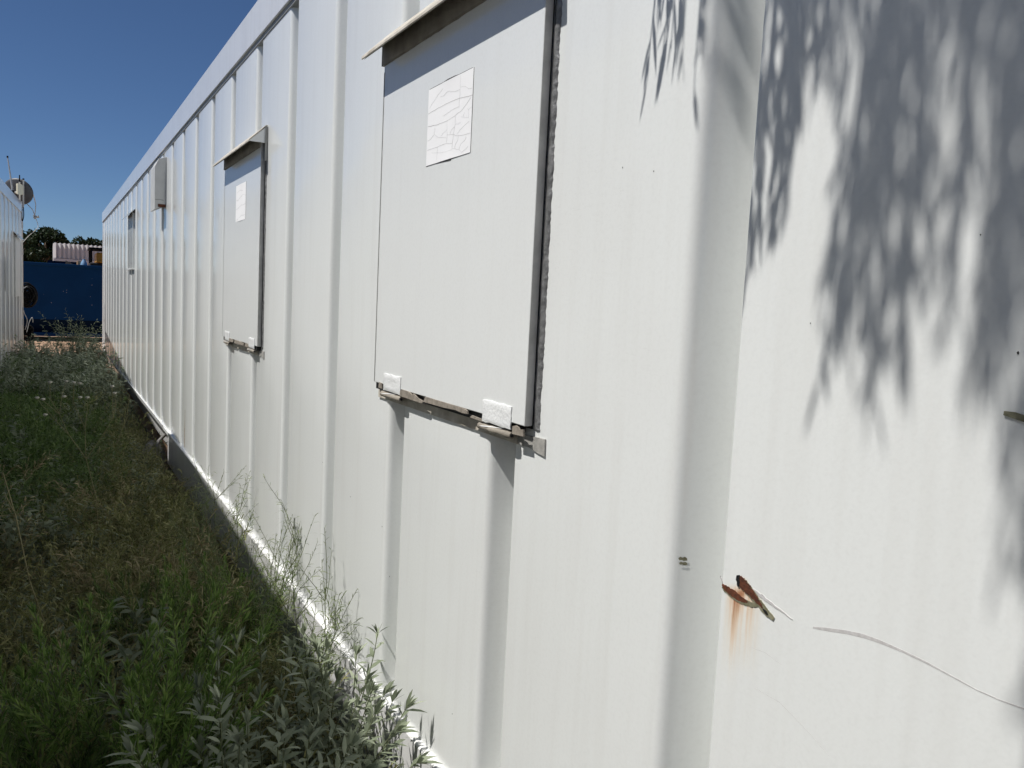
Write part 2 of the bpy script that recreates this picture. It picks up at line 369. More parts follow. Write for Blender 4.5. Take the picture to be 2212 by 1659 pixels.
def shutter(yr, yl, detail, paper, seed):
    rs=random.Random(seed)
    zt, zb = GB+.66, GB-.222
    # panel
    mb=MB().box((PX,yr,zb),(PX+.0170,yl,zt))
    pan=part('window_shutter',mb,M['white_hatch'],rc,bevel=.0015)
    def sub(name,mb,mat,**kw):
        o=mb.obj(name,mat,None,**kw); o.parent=pan; o.matrix_parent_inverse=pan.matrix_parent_inverse
        o.matrix_parent_inverse=Matrix.Translation(rc.location).inverted()
        # pan sits at the container's origin: undo only the container's offset
        o.matrix_parent_inverse=Matrix.Identity(4)
        return o
    # grey strip painting the shade of the near side, and a ragged painted-over border
    e=MB().box((PX+.0006,yr-.0012,zb+.001),(PX+.0165,yr-.0002,zt-.001)); sub('shaded_edge',e,M['edge'])
    n=70; q=[(yl-.0005,zb+.002+(zt-zb-.06)*i/n) for i in range(n+1)]+[(yl-.0062+.0012*wob(i,4,.9)+rs.uniform(-.0007,.0007),zb+.002+(zt-zb-.06)*i/n) for i in range(n,-1,-1)]
    lm=MB(); v=[(PX-.0006,y_,z_) for y_,z_ in q]; lm.add(v,[(i,i+1,2*n-i,2*n+1-i) for i in range(n)]); sub('bare_border',lm,M['grey'])
    # dark rebate behind the panel
    sub('rebate',MB().box((PX+.0175,yr+.004,zb-.006),(WX-.0005,yl-.004,zt)),M['black'])
    # lumpy sealant bead on the near side
    def bead(y0,y1,z0,z1,thick,n,name):
        mb=MB(); v=[];f=[]
        for i in range(n+1):
            z=z0+(z1-z0)*i/n
            a=thick*(1+.30*wob(z,4,55+seed)+rs.uniform(-.15,.15)); b0=y0+rs.uniform(-.0018,.0018)+.0015*wob(z,3,40)
            v += [(WX+.001,b0,z),(WX-a*.75,b0+.003,z),(WX-a,(y0+y1)/2,z),(WX-a*.6,y1-.002,z),(WX+.001,y1,z)]
        for i in range(n):
            for j in range(4):
                q=i*5+j; f.append((q,q+1,q+6,q+5))
        mb.add(v,f); return sub(name,mb,M['seal'],smooth=True)
    bead(yr-.022,yr-.001,zb-.005,zt,.0045,150 if detail else 60,'sealant_bead')
    bead(yl+.001,yl+.016,zb-.01,zt,.006,90 if detail else 40,'sealant_bead')
    # bottom frame bar
    bar=MB()
    n=24; top=[];bot=[]
    ya,yb=yr-.045,yl+.01
    sub('frame_bar',MB().box((WX-.005,yr+.055,GB-.2655),(WX-.0005,yb,GB-.2405)),M['bar'],bevel=.001)
    pts=[(yr-.047,GB-.272),(yr-.046,GB-.240),(yr+.052,GB-.2435),(yr+.053,GB-.262),(yr+.035,GB-.266),(yr+.01,GB-.264),(yr-.02,GB-.2695)]
    sub('frame_bar',poly_plate(MB(),pts,WX-.0005,.003),M['corner'])
    sub('sill_gap',MB().box((PX+.0065,yr+.03,GB-.2402),(WX-.001,yl,GB-.2225)),M['black'])
    # peeled flakes left above the bar
    if detail:
        fl=[[(1.964,-.2384),(1.962,-.2245),(1.950,-.2205),(1.915,-.2205),(1.895,-.2225),(1.885,-.2265),(1.876,-.2225),(1.866,-.2245),(1.845,-.230),(1.8127,-.2337),(1.82,-.2395)],
            [(1.8105,-.2345),(1.801,-.2218),(1.70,-.2215),(1.585,-.2222),(1.573,-.225),(1.571,-.2312),(1.60,-.2325),(1.63,-.2305),(1.70,-.2335)],
            [(2.120,-.234),(2.118,-.219),(2.098,-.2195),(2.094,-.2345)],[(1.56,-.2365),(1.55,-.231),(1.51,-.2325),(1.502,-.2375)],
            [(1.374,-.2425),(1.374,-.2275),(1.362,-.2245),(1.352,-.2265),(1.347,-.2305),(1.338,-.2285),(1.333,-.2275),(1.331,-.241)]]
        for q in fl: sub('peeled_flake',poly_plate(MB(),[(y,GB+z) for y,z in q],PX+.001,.0035),M['peel'])
    else:
        for a,b_ in ((.33,.60),(.12,.30),(.63,.80)):
            w_=yl-yr; q=[(yr+w_*b_,GB-.238),(yr+w_*(b_-.01),GB-.2225),(yr+w_*(a+b_)/2,GB-.221),(yr+w_*a,GB-.226),(yr+w_*a,GB-.236)]
            sub('peeled_flake',poly_plate(MB(),q,PX+.001,.0035),M['peel'])
    # hinges
    for hy in (yr+.050,yl-.20):
        lf=MB(); n=7; v=[];f=[]
        for i in range(n+1):
            for j in range(n+1):
                y=hy+.120*i/n; z=GB-.236+.045*j/n
                edge=min(i,n-i,j,n-j)
                v.append((PX-(.0030+rs.uniform(-.0003,.0005)+(.0010 if edge==1 else 0) if edge else .0022), y+rs.uniform(-.0012,.0012)*(edge==0), z+rs.uniform(-.0012,.0012)*(edge==0)))
        for i in range(n):
            for j in range(n):
                a=i*(n+1)+j; f.append((a,a+1,a+n+2,a+n+1))
        # rim down to the panel
        ring=[i*(n+1) for i in range(n+1)]+[n*(n+1)+j for j in range(1,n+1)]+[i*(n+1)+n for i in range(n-1,-1,-1)]+[j for j in range(n-1,0,-1)]
        b0=len(v); v+= [(PX+.0005,v[q][1],v[q][2]) for q in ring]
        for i in range(len(ring)):
            i2=(i+1)%len(ring); f.append((ring[i],ring[i2],b0+i2,b0+i))
        lf.add(v,f); leaf=sub('hinge_leaf',lf,M['fresh'],auto=38)
        bl=MB(); pts=[(PX+.0015+.0006*rs.uniform(-1,1),hy-.002+.136*i/10,GB-.2475) for i in range(11)]
        bl.tube(pts,[.0068+rs.uniform(-.0004,.0012) for _ in pts],12)
        sub('hinge_barrel',bl,M['brown'],auto=50)
        hb=MB(); hb.tube([(PX+.0015,hy-.0035,GB-.2475),(PX+.0015,hy-.0021,GB-.2475)],.0035,10); sub('hinge_pin',hb,M['black'])
        # spiral remnant of white paint on the barrel
        v=[];f=[];n=14
        for i in range(n+1):
            t=i/n; th=math.pi*(.55+.45*t); y=hy+.12-.10*t; r=.0086; wd=.008*(1-.5*abs(t-.4))
            for dy in (-wd,wd): v.append((PX+.0015-r*math.sin(th)*.9,y+dy,GB-.2475-r*math.cos(th)))
        for i in range(n): f.append((2*i,2*i+2,2*i+3,2*i+1))
        sub('paint_remnant',MB().add(v,f),M['fresh'])
    # awning: folded sheet sloping out and down, with return lip and closed near end
    y0,y1=yr-.025,yl+.025
    xo=WX-.074; zo=GB+.636; zi=GB+.704
    prof=[(WX+.002,zi),(WX+.002,zi+.003),(xo-.002,zo+.003),(xo-.004,zo-.002),(WX-.028,zo-.004),(WX-.028,zo-.001),(xo+.003,zo+.001)]
    sub('awning',MB().prism_y([(WX+.002,zi),(WX+.002,zi+.0035),(WX-.008,zi+.0035),(xo-.003,zo+.004),(xo-.0045,zo-.0035),(xo,zo-.0035),(WX-.008,zi)],y0,y1,12),M['bar'],bevel=.0006)
    sub('awning_underside',MB().prism_y([(xo+.003,zo-.002),(WX-.0075,zi-.0035),(WX+.001,zi-.0035),(WX+.001,zi-.008),(WX-.010,zi-.010),(xo+.003,zo-.0032)],y0+.003,y1-.002,1),M['brown'])
    sub('awning_end',MB().add([(xo-.003,y0-.001,zo-.003),(WX,y0-.001,zo-.003),(WX,y0-.001,zi+.003),(xo-.003,y0+.002,zo-.003),(WX,y0+.002,zo-.003),(WX,y0+.002,zi+.003)],[(0,1,2),(5,4,3),(0,3,4,1),(1,4,5,2),(2,5,3,0)]),M['white_hatch'])
    sub('head_board',MB().box((PX-.004,yr+.002,GB+.6205),(WX-.001,yl+.012,GB+.682)),M['brown'])
    # ragged paint edge where the board meets the panel
    n=40; q=[(yr+.004+(yl-yr-.006)*i/n,GB+.6195-.002*abs(wob(i*.7,4,1.9))-rs.uniform(0,.0012)) for i in range(n+1)]
    sub('ragged_caulk',poly_plate(MB(),q[::-1]+[(yr+.004,GB+.624),(yl-.002,GB+.624)],PX+.0005,.0025),M['brown'])
    # awning's cast shadow on the near side, drawn as a grey strip
    sub('awning_shadow_strip',MB().box((WX-.012,yr-.030,GB+.56),(WX-.001,yr-.0265,GB+.70)),M['grey'])
    # pasted paper
    (p0y,p0z,p1y,p1z),cr=paper
    n=8; v=[];f=[]
    for i in range(n+1):
        for j in range(n+1):
            u=i/n; w_=j/n; lift=.0006+ (.0010 if j in(0,n) and 3<=i<=5 else 0)
            v.append((PX-lift,p0y+(p1y-p0y)*u,p0z+(p1z-p0z)*w_))
    for i in range(n):
        for j in range(n):
            a=i*(n+1)+j; f.append((a,a+n+1,a+n+2,a+1))
    b0=len(v)
    ps=sub('paper_sheet',MB().add(v,f),M['paper'],smooth=True)
    def U(c): return [(p0y+(p1y-p0y)*u,p0z+(p1z-p0z)*w_) for u,w_ in c]
    cm=MB()
    for i,c in enumerate(cr):
        cc=[]
        for a,b_ in zip(c[:-1],c[1:]):
            for t in (0,.34,.67): cc.append((a[0]+(b_[0]-a[0])*t+rs.uniform(-.004,.004)*(t>0),a[1]+(b_[1]-a[1])*t+rs.uniform(-.004,.004)*(t>0)))
        cc.append(c[-1]); wd=.0013 if i<2 else (.0009 if i in(5,6,8) else .0006)
        strip_mesh(cm,U(cc),wd if detail else .0018,PX-.0008,.00005)
    o=sub('crack_lines',cm,M['crack']); tag(o,kind='stuff')
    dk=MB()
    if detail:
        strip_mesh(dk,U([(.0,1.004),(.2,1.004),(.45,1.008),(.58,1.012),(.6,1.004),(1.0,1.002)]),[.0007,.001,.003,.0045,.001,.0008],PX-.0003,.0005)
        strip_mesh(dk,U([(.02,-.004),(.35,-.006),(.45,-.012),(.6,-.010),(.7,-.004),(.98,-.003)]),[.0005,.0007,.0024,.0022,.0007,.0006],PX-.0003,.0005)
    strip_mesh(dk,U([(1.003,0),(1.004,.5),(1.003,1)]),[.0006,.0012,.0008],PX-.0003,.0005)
    sub('paper_edge_shadow',dk,M['dark_line'])  # dark strips stand in for the shadow of the curled paper edges
    return pan
s1=shutter(1.333,2.163,True,((1.853,GB+.496,1.616,GB+.321),CR),1)
s1["label"]='near window shutter with cracked white paper sheet'
s2=shutter(3.643,4.470,False,((4.165,GB+.508,3.935,GB+.339),CR2),5)
s2["label"]='second window shutter with small paper sheet'

# third opening: narrow grey window with hood and sill
g=MB().box((WX-.012,9.93,GB+.235),(WX-.0005,10.52,GB+.80)); w3=part('window',g,M['glass'],rc)
def sub3(name,mb,mat,**kw):
    o=mb.obj(name,mat,None,**kw); o.parent=w3; return o
sub3('window_frame',MB().box((WX-.020,9.905,GB+.22),(WX-.0006,9.929,GB+.81)),M['white_hatch'])
sub3('window_frame',MB().box((WX-.016,10.521,GB+.22),(WX-.0006,10.545,GB+.81)),M['white_hatch'])
sub3('sill',MB().box((WX-.03,9.90,GB+.205),(WX-.0006,10.55,GB+.219)),M['fresh'],bevel=.002)
sub3('awning',MB().prism_y([(WX+.002,GB+.85),(WX+.002,GB+.8535),(WX-.078,GB+.778),(WX-.078,GB+.772),(WX-.073,GB+.772)],9.83,10.58),M['white_hatch'])
sub3('head_board',MB().box((WX-.02,9.93,GB+.79),(WX-.001,10.52,GB+.82)),M['brown'])

# louvre box high on the wall
lb=MB().prism_y([(WX-.0006,GB+.666),(WX-.084,GB+.624),(WX-.084,GB+.955),(WX-.055,GB+1.015),(WX-.0006,GB+1.035)],7.11,7.43)
ld=part('vent_hood',lb,M['hood'],rc,bevel=.002)
ld["label"]='white sheet metal vent hood high on the wall'
o=MB().box((WX-.06,7.1085,GB+.645),(WX-.004,7.1097,GB+.668)).obj('rust_patch',M['rust']); o.parent=ld
o=MB().tube([(WX-.078,7.1090,GB+.70),(WX-.05,7.1088,GB+.703),(WX-.02,7.1088,GB+.699)],.0012,5).obj('scratch',M['dark_line']); o.parent=ld

# gouges, chips and scuffs on the near flat
def gouge(name, pts, w, mat, t=.0012):
    return part(name,strip_mesh(MB(),[(y,GB+z) for y,z in pts],w,WX,t),mat,rc)
def torn(name, pts, w, mat, seed, t=.0010, jag=.12, lift=0.0):
    r_=random.Random(seed); P=[];Wd=[]; n=len(pts)
    for i in range(n-1):
        for u in (0,.17,.34,.5,.67,.84):
            P.append((pts[i][0]+(pts[i+1][0]-pts[i][0])*u+r_.uniform(-.0006,.0006),GB+pts[i][1]+(pts[i+1][1]-pts[i][1])*u+r_.uniform(-.0006,.0006)))
            Wd.append((w[i]+(w[i+1]-w[i])*u)*(1+r_.uniform(-jag,jag)))
    P.append((pts[-1][0],GB+pts[-1][1])); Wd.append(w[-1])
    return part(name,strip_mesh(MB(),P,Wd,WX-lift,t),mat,rc)
torn('paint_lip',[(.8135,-.3655),(.806,-.3675),(.794,-.3705),(.782,-.3725),(.770,-.3725),(.758,-.3715),(.748,-.3685)],[.003,.007,.0085,.0085,.0075,.006,.004],M['primer'],1,.0008)
torn('rust_gouge',[(.8130,-.3630),(.806,-.3650),(.794,-.3675),(.782,-.3700),(.772,-.3708),(.765,-.3702)],[.003,.0080,.0095,.0080,.005,.002],M['rust'],2,.0011)
torn('paint_lip',[(.784,-.3465),(.775,-.3490),(.765,-.3540),(.755,-.3595),(.745,-.3650),(.732,-.3720),(.719,-.3770)],[.010,.013,.0130,.0115,.0095,.0090,.004],M['primer'],3,.0013)
torn('rust_gouge',[(.7835,-.3465),(.775,-.3488),(.765,-.3535),(.756,-.3580),(.747,-.3635),(.738,-.3690)],[.0135,.0140,.0128,.0100,.0065,.002],M['rust'],4,.0017)
torn('paint_lip',[(.759,-.3510),(.742,-.3550),(.725,-.3592),(.708,-.3628),(.690,-.3668)],[.002,.0050,.0036,.0020,.0008],M['scuff'],5,.0006)
torn('dark_hole',[(.7850,-.3405),(.7842,-.3460),(.7825,-.3550)],[.004,.0065,.003],M['black'],6,.0021)
torn('dark_hole',[(.738,-.3700),(.733,-.3725),(.729,-.3740)],[.002,.004,.002],M['black'],7,.0017)
torn('scratch_mark',[(.8185,-.352),(.8160,-.357),(.8135,-.362)],[.0008,.0016,.001],M['scuff'],8,.0006)
gouge('scuff_line',[(.659,-.3655),(.640,-.3605),(.612,-.3535),(.590,-.3495),(.569,-.3480),(.540,-.3478),(.513,-.3490),(.485,-.3517),(.458,-.3545),(.435,-.3545),(.405,-.3523)],[.002,.0038,.0040,.0044,.0036,.0026,.0022,.0016,.0012,.0014,.0014],M['scuff'],.0002)
gouge('scuff_line',[(.757,-.428),(.73,-.425),(.70,-.430)],[.0002,.0004,.0002],M['scuff'],.0001)
gouge('scuff_line',[(.745,-.478),(.70,-.478),(.65,-.495),(.62,-.508)],[.0002,.0004,.0004,.0002],M['scuff'],.0001)
gouge('bare_chip',[(.4585,-.0782),(.449,-.0790),(.436,-.0815)],[.004,.006,.006],M['primer'],.002)
def chip_on_slope(name, e, z, w, h, mat):      # on the far slope of the first groove
    q=[(-.5,-.35),(-.42,.2),(-.2,.5),(.05,.3),(.3,.5),(.5,.15),(.38,-.35),(.1,-.25),(-.1,-.5)]
    cx,cy=WX+e-.0005,Y0+.054-.4375*e-.0010
    v=[(cx-a*w*.916,cy+a*w*.40,GB+z+b_*h) for a,b_ in q]
    return part(name,MB().add(v,[tuple(range(len(q)-1,-1,-1))]),mat,rc)
chip_on_slope('brown_chip',.018,-.3585,.014,.0065,M['primer'])
chip_on_slope('brown_chip',.019,-.3655,.013,.0055,M['primer'])
for (y,z,s_) in ((.50,.093,.002),(.452,-.02,.004),(.700,-.002,.002),(1.02,.215,.003),(1.10,.23,.003),(1.63,-.93,.003),(2.40,-.6,.004),(2.12,-.62,.004),(2.05,-.74,.004),(2.70,-.55,.004)):
    s_*=.55
    part('paint_fleck',poly_plate(MB(),[(y-s_*.4,GB+z-s_*.6),(y+s_*.3,GB+z-s_*.5),(y+s_*.45,GB+z+s_*.3),(y-s_*.1,GB+z+s_*.8),(y-s_*.5,GB+z+s_*.2)],WX,.0006),M['dark_line'],rc)
# brown streak near the ledge at mid distance
part('rust_streak',poly_plate(MB(),[(5.93,GB-1.06),(5.97,GB-1.06),(5.975,GB-.95),(5.955,GB-.90),(5.945,GB-.80),(5.935,GB-.80)],WX,.0006),M['peel'],rc)

# ------------------------------------------------------------------ the two containers opposite
def opposite(name_label, x_at0, slope, LS, LE, shutter_y):
    lc=empty('site_container',(x_at0,0,0),-math.atan(slope)); tag(lc,name_label,'container')
    def lpart(name, mb, mat, **kw): return mb.obj(name,mat,lc,**kw)
    y=LE-.12-PITCH/2
    while y-PITCH/2>LS:
        o=bpy.data.objects.new('wall_panel',lpm); link(o,lc); o.location=(0,y,0); o.rotation_euler=(0,0,math.pi); y-=PITCH
    ylow=y+PITCH/2
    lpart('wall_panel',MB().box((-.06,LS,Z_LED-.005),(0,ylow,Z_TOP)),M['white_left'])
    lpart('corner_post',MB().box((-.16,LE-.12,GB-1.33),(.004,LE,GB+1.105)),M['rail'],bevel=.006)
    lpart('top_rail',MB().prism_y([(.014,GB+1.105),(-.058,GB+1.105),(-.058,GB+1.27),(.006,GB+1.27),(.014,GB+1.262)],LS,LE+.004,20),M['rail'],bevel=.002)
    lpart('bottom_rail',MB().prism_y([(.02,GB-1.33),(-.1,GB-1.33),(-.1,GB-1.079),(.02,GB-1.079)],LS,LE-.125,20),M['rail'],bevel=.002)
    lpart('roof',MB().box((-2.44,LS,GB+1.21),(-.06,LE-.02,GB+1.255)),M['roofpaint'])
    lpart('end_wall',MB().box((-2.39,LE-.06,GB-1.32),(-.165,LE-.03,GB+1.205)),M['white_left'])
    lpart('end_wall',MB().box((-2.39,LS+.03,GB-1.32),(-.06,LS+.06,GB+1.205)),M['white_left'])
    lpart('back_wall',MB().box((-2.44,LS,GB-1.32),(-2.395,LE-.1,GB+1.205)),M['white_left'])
    lpart('floor_frame',MB().box((-2.38,LS+.1,GB-1.31),(-.12,LE-.1,GB-1.12)),M['black'])
    for q in (.08,.5,.9):
        yy=LS+(LE-LS)*q; lpart('support_block',MB().box((-.5,yy,-.02),(-.15,yy+.3,GB-1.331)),M['stone'])
    if shutter_y:
        lw=lpart('window_shutter',MB().box((.001,shutter_y,GB-.20),(.022,shutter_y+.85,GB+.66)),M['hood'],bevel=.002)
        MB().prism_y([(-.002,GB+.74),(.078,GB+.655),(.078,GB+.648),(.07,GB+.648),(-.002,GB+.73)],shutter_y-.05,shutter_y+.9).obj('awning',M['white_left'],lw)
        lpart('stain_streak',MB().add([(.0008,12.70,GB+.35),(.0008,12.76,GB+.33),(.0008,12.77,GB-.1),(.0008,12.72,GB-.14)],[(0,1,2,3)]),M['grey'])
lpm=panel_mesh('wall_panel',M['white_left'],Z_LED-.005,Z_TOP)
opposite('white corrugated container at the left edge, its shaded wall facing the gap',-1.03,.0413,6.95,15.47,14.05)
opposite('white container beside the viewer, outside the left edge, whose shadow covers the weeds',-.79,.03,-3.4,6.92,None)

# ------------------------------------------------------------------ mast, dish, antenna at the far left corner
mast=empty('antenna_mast',(-.392,15.60,0))
tag(mast,'pale pipe mast strapped to the far corner of the left container','mast')
def mpart(name, mb, mat, par, **kw):
    o=mb.obj(name,mat,None,**kw); child(o,par); return o
mpart('pole',MB().tube([(-.392,15.60,-.02),(-.394,15.60,GB+.6),(-.396,15.60,GB+1.30)],.020,12),M['pvc'],mast,auto=50)
mpart('upper_pole',MB().tube([(-.366,15.60,GB+1.20),(-.362,15.60,GB+1.645)],.012,10),M['pvc'],mast,auto=50)
mpart('upper_pole',MB().tube([(-.412,15.60,GB+1.30),(-.414,15.60,GB+1.60)],.012,10),M['pvc'],mast,auto=50)
mpart('lightning_rod',MB().tube([(-.414,15.60,GB+1.59),(-.415,15.60,GB+1.63),(-.415,15.60,GB+1.71)],[.008,.010,.008],8),M['cable'],mast)
for z in (.93,.50,-.10,-.62):
    mpart('strap',MB().tube([(-.393,15.60,GB+z-.05),(-.393,15.60,GB+z+.05)],.0235,12),M['galv'],mast,auto=50)
mpart('pipe_cap',MB().tube([(-.362,15.60,GB+1.640),(-.362,15.60,GB+1.662)],.014,10),M['cable'],mast)
ap=empty('radio_box',(-.41,15.575,GB+1.39)); tag(ap,'cream plastic radio box on top of the pipe mast','radio')
bx=MB().add([(-.462,15.56,GB+1.41),(-.44,15.53,GB+1.395),(-.385,15.535,GB+1.392),(-.358,15.57,GB+1.41),(-.41,15.59,GB+1.40),
             (-.464,15.56,GB+1.565),(-.44,15.53,GB+1.572),(-.385,15.535,GB+1.55),(-.356,15.57,GB+1.548),(-.41,15.59,GB+1.57)],
            [(4,3,2,1,0),(5,6,7,8,9),(0,1,6,5),(1,2,7,6),(2,3,8,7),(3,4,9,8),(4,0,5,9)])
mpart('housing',bx,M['cream'],ap,bevel=.006)
mpart('bracket',MB().tube([(-.50,15.575,GB+1.43),(-.455,15.572,GB+1.425)],.010,8),M['pvc'],ap)
wa=empty('whip_antenna',(-.50,15.45,GB+1.27)); tag(wa,'thin grey whip antenna leaning on the left container roof edge','antenna')
mpart('rod',MB().tube([(-.505,15.50,GB+1.40),(-.53,15.50,GB+1.62),(-.572,15.50,GB+1.955)],[.016,.012,.008],10),M['galv'],wa,auto=50)
mpart('tip',MB().tube([(-.571,15.50,GB+1.945),(-.575,15.50,GB+1.975)],.0125,8),M['cable'],wa)
mpart('clamp',MB().tube([(-.499,15.50,GB+1.33),(-.506,15.50,GB+1.45)],.021,10),M['cable'],wa)
mpart('mount_frame',MB().tube([(-.54,15.47,GB+1.42),(-.54,15.47,GB+1.275),(-.44,15.47,GB+1.275)],.006,6),M['cable'],wa)
sd=empty('satellite_dish',(-.44,15.72,GB+1.27)); tag(sd,'grey satellite dish seen from behind above the left container','satellite dish')
dn=Vector((.42,.86,.30)).normalized(); dc=Vector((-.435,15.74,GB+1.462))
ua=dn.cross(Vector((0,0,1))).normalized(); va=ua.cross(dn)
v=[];f=[];NR,NT=8,32
for i in range(NR+1):
    r=.245*i/NR
    for j in range(NT):
        th=2*math.pi*j/NT; v.append(dc+ua*r*math.cos(th)*.95+va*r*math.sin(th)*.86+dn*(-.045+.75*r*r))
for i in range(NR):
    for j in range(NT):
        a=i*NT+j; b_=i*NT+(j+1)%NT; f.append((a,b_,b_+NT,a+NT))
dm=MB().add(v,f); do=mpart('reflector',dm,M['dish'],sd,smooth=True)
so=do.modifiers.new('thick','SOLIDIFY'); so.thickness=.006
mpart('back_bracket',MB().tube([dc-dn*.05,dc-dn*.09,(-.412,15.62,GB+1.42)],.016,8),M['galv'],sd)
lp=Vector((-.20,15.86,GB+1.08))
mpart('feed_arm',MB().tube([dc+va*-.19+ua*.10,(-.24,15.80,GB+1.20),lp],.006,6),M['galv'],sd)
mpart('feed_strut',MB().tube([dc+ua*.225+va*-.03,(-.205,15.82,GB+1.335),(-.195,15.85,GB+1.29),(-.205,15.86,GB+1.17),lp+Vector((-.01,0,.04))],.006,6),M['galv'],sd)
lnb=MB().box((-.232,15.84,GB+1.07),(-.19,15.88,GB+1.115)).tube([(-.19,15.86,GB+1.09),(-.15,15.86,GB+1.098)],[.016,.022],10).tube([(-.225,15.86,GB+1.12),(-.205,15.86,GB+1.055)],.014,8)
mpart('feed_horn',lnb,M['galv'],sd,bevel=.003)
def cable(name, pts, r, mat, label, cat, group=None, loc=None):
    P=[Vector(p) for p in pts]; out=[]
    for i in range(len(P)-1):
        a=P[max(i-1,0)];b_=P[i];c_=P[i+1];d=P[min(i+2,len(P)-1)]
        for t in np.linspace(0,1,7)[:-1]:
            out.append(.5*((2*b_)+(c_-a)*t+(2*a-5*b_+4*c_-d)*t*t+(3*b_-a-3*c_+d)*t**3))
    out.append(P[-1])
    o=MB().tube(out,r,6).obj(name,mat,None,smooth=True); tag(o,label,cat,group); return o
cable('dish_cable',[lp,(-.175,15.86,GB+1.0),(-.165,15.85,GB+.93),(-.21,15.82,GB+.865),(-.30,15.7,GB+.76),(-.385,15.62,GB+.64)],.0045,M['pvc'],'thin pale cable looping from the dish feed back to the pipe mast','cable')
cable('roof_cable',[(-.506,15.49,GB+1.36),(-.478,15.495,GB+1.22),(-.470,15.50,GB+1.14),(-.432,15.53,GB+1.06),(-.425,15.56,GB+.9),(-.421,15.575,GB+.3),(-.423,15.58,GB-.3),(-.420,15.585,GB-.9)],.008,M['cable'],'black cable running from the whip antenna down the container corner','cable')
cable('mast_cable',[(-.366,15.585,GB+1.21),(-.36,15.58,GB+1.08),(-.378,15.578,GB+.99),(-.388,15.576,GB+1.05),(-.380,15.577,GB+1.18)],.007,M['cable'],'short black cable loop tied to the top of the pipe mast','cable')
coil=empty('cable_coil',(-.30,15.78,GB-.48)); tag(coil,'round coil of black cable hung behind the left container corner','cable coil')
mb=MB()
for i in range(22):
    cx=-.315+random.uniform(-.02,.02); cz=GB-.20+random.uniform(-.03,.03); rx=.010+.0054*i; rz=rx*random.uniform(1.45,1.7); dy=random.uniform(-.05,.05)
    mb.tube([(cx+rx*math.cos(t),15.78+dy+.012*math.sin(3*t+i),cz+rz*math.sin(t)) for t in np.linspace(0,2*math.pi,25)],.013,5,caps=False)
mpart('loops',mb,M['cable'],coil,smooth=True)
mpart('hook',MB().tube([(-.40,15.62,GB-.10),(-.34,15.74,GB-.06),(-.32,15.78,GB-.05)],.008,6),M['galv'],coil)
coil2=empty('cable_coil',(-.31,15.70,GB-1.02)); tag(coil2,'small tangle of black cable low down beside the pipe mast','cable coil')
mb=MB()
for i in range(12):
    cx=-.315+random.uniform(-.03,.03); cz=GB-.78+random.uniform(-.05,.05); rx=random.uniform(.03,.07); rz=random.uniform(.03,.08); ph=random.random()*6
    mb.tube([(cx+rx*math.cos(t),15.68+.03*math.sin(t+ph),cz+rz*math.sin(t)) for t in np.linspace(0,2*math.pi,17)],.008,5,caps=False)
mpart('loops',mb,M['cable'],coil2,smooth=True)
for i in range(6):
    x=-.37+i*.022
    mpart('hanging_end',MB().tube([(x,15.68,GB-.75),(x+.012,15.69,GB-.93),(x+.01,15.69,GB-1.05-.06*(i%3))],.009,5),M['cable'],coil2)
cable('loose_cable',[(-.40,15.585,GB-.35),(-.36,15.58,GB-.48),(-.32,15.59,GB-.60),(-.35,15.6,GB-.75)],.006,M['galv'],'pale loose cable drooping beside the pipe mast','cable')
cable('loose_cable',[(-.33,15.62,GB-.80),(-.29,15.62,GB-.62),(-.25,15.62,GB-.55),(-.24,15.62,GB-.63)],.006,M['galv'],'pale cable end curling up above the low cable tangle','cable')
cable('ground_cable',[(-.25,15.66,GB-.7),(-.235,15.66,GB-.9),(-.24,15.66,GB-1.15),(-.25,15.66,.03)],.011,M['cable'],'black cable dropping straight to the sand beside the tangle','cable')

# ------------------------------------------------------------------ rubbish skip
sk=empty('rubbish_skip',(.4,25.4,0)); tag(sk,'big navy blue steel rubbish skip across the end of the gap','skip')
SY=24.6
mpart('side_wall',MB().box((-3.4,SY,GB-.90),(3.6,SY+.05,GB+.47)),M['navy'],sk)
mpart('sloped_base',MB().add([(-3.4,SY,GB-.905),(3.6,SY,GB-.905),(3.6,SY+.35,GB-1.25),(-3.4,SY+.35,GB-1.25),(-3.4,SY+.05,GB-.905),(3.6,SY+.05,GB-.905),(3.6,SY+.40,GB-1.25),(-3.4,SY+.40,GB-1.25)],[(0,1,2,3),(7,6,5,4),(0,3,7,4),(1,5,6,2)]),M['navy_dark'],sk)
mpart('top_rim',MB().box((-3.46,SY-.035,GB+.471),(3.66,SY+.06,GB+.55)),M['navy'],sk,bevel=.008)
mpart('bottom_beam',MB().box((-3.4,SY+.02,GB-1.335),(3.6,SY+.10,GB-1.24)),M['navy'],sk,bevel=.006)
mpart('side_wall',MB().box((-3.4,SY+1.9,GB-1.2),(3.6,SY+1.95,GB+.47)),M['navy'],sk)
mpart('end_wall',MB().box((-3.45,SY+.06,GB-1.2),(-3.401,SY+1.9,GB+.47)),M['navy'],sk)
mpart('end_wall',MB().box((3.601,SY+.06,GB-1.2),(3.65,SY+1.9,GB+.47)),M['navy'],sk)
mpart('floor_plate',MB().box((-3.4,SY+.40,GB-1.30),(3.6,SY+1.9,GB-1.25)),M['navy_dark'],sk)
for xx in (-2.4,2.4): mpart('skid',MB().box((xx,SY+.3,-.01),(xx+.2,SY+1.9,GB-1.301)),M['black'],sk)
for i in range(9):
    x=random.uniform(-.3,1.05); z=random.uniform(-.8,.4); s_=random.uniform(.004,.011)
    mpart('paint_chip',MB().add([(x-s_,SY-.002,GB+z),(x,SY-.002,GB+z-s_*1.4),(x+s_,SY-.002,GB+z+s_*.3),(x,SY-.002,GB+z+s_*1.6)],[(0,1,2,3)]),M['chip'],sk)
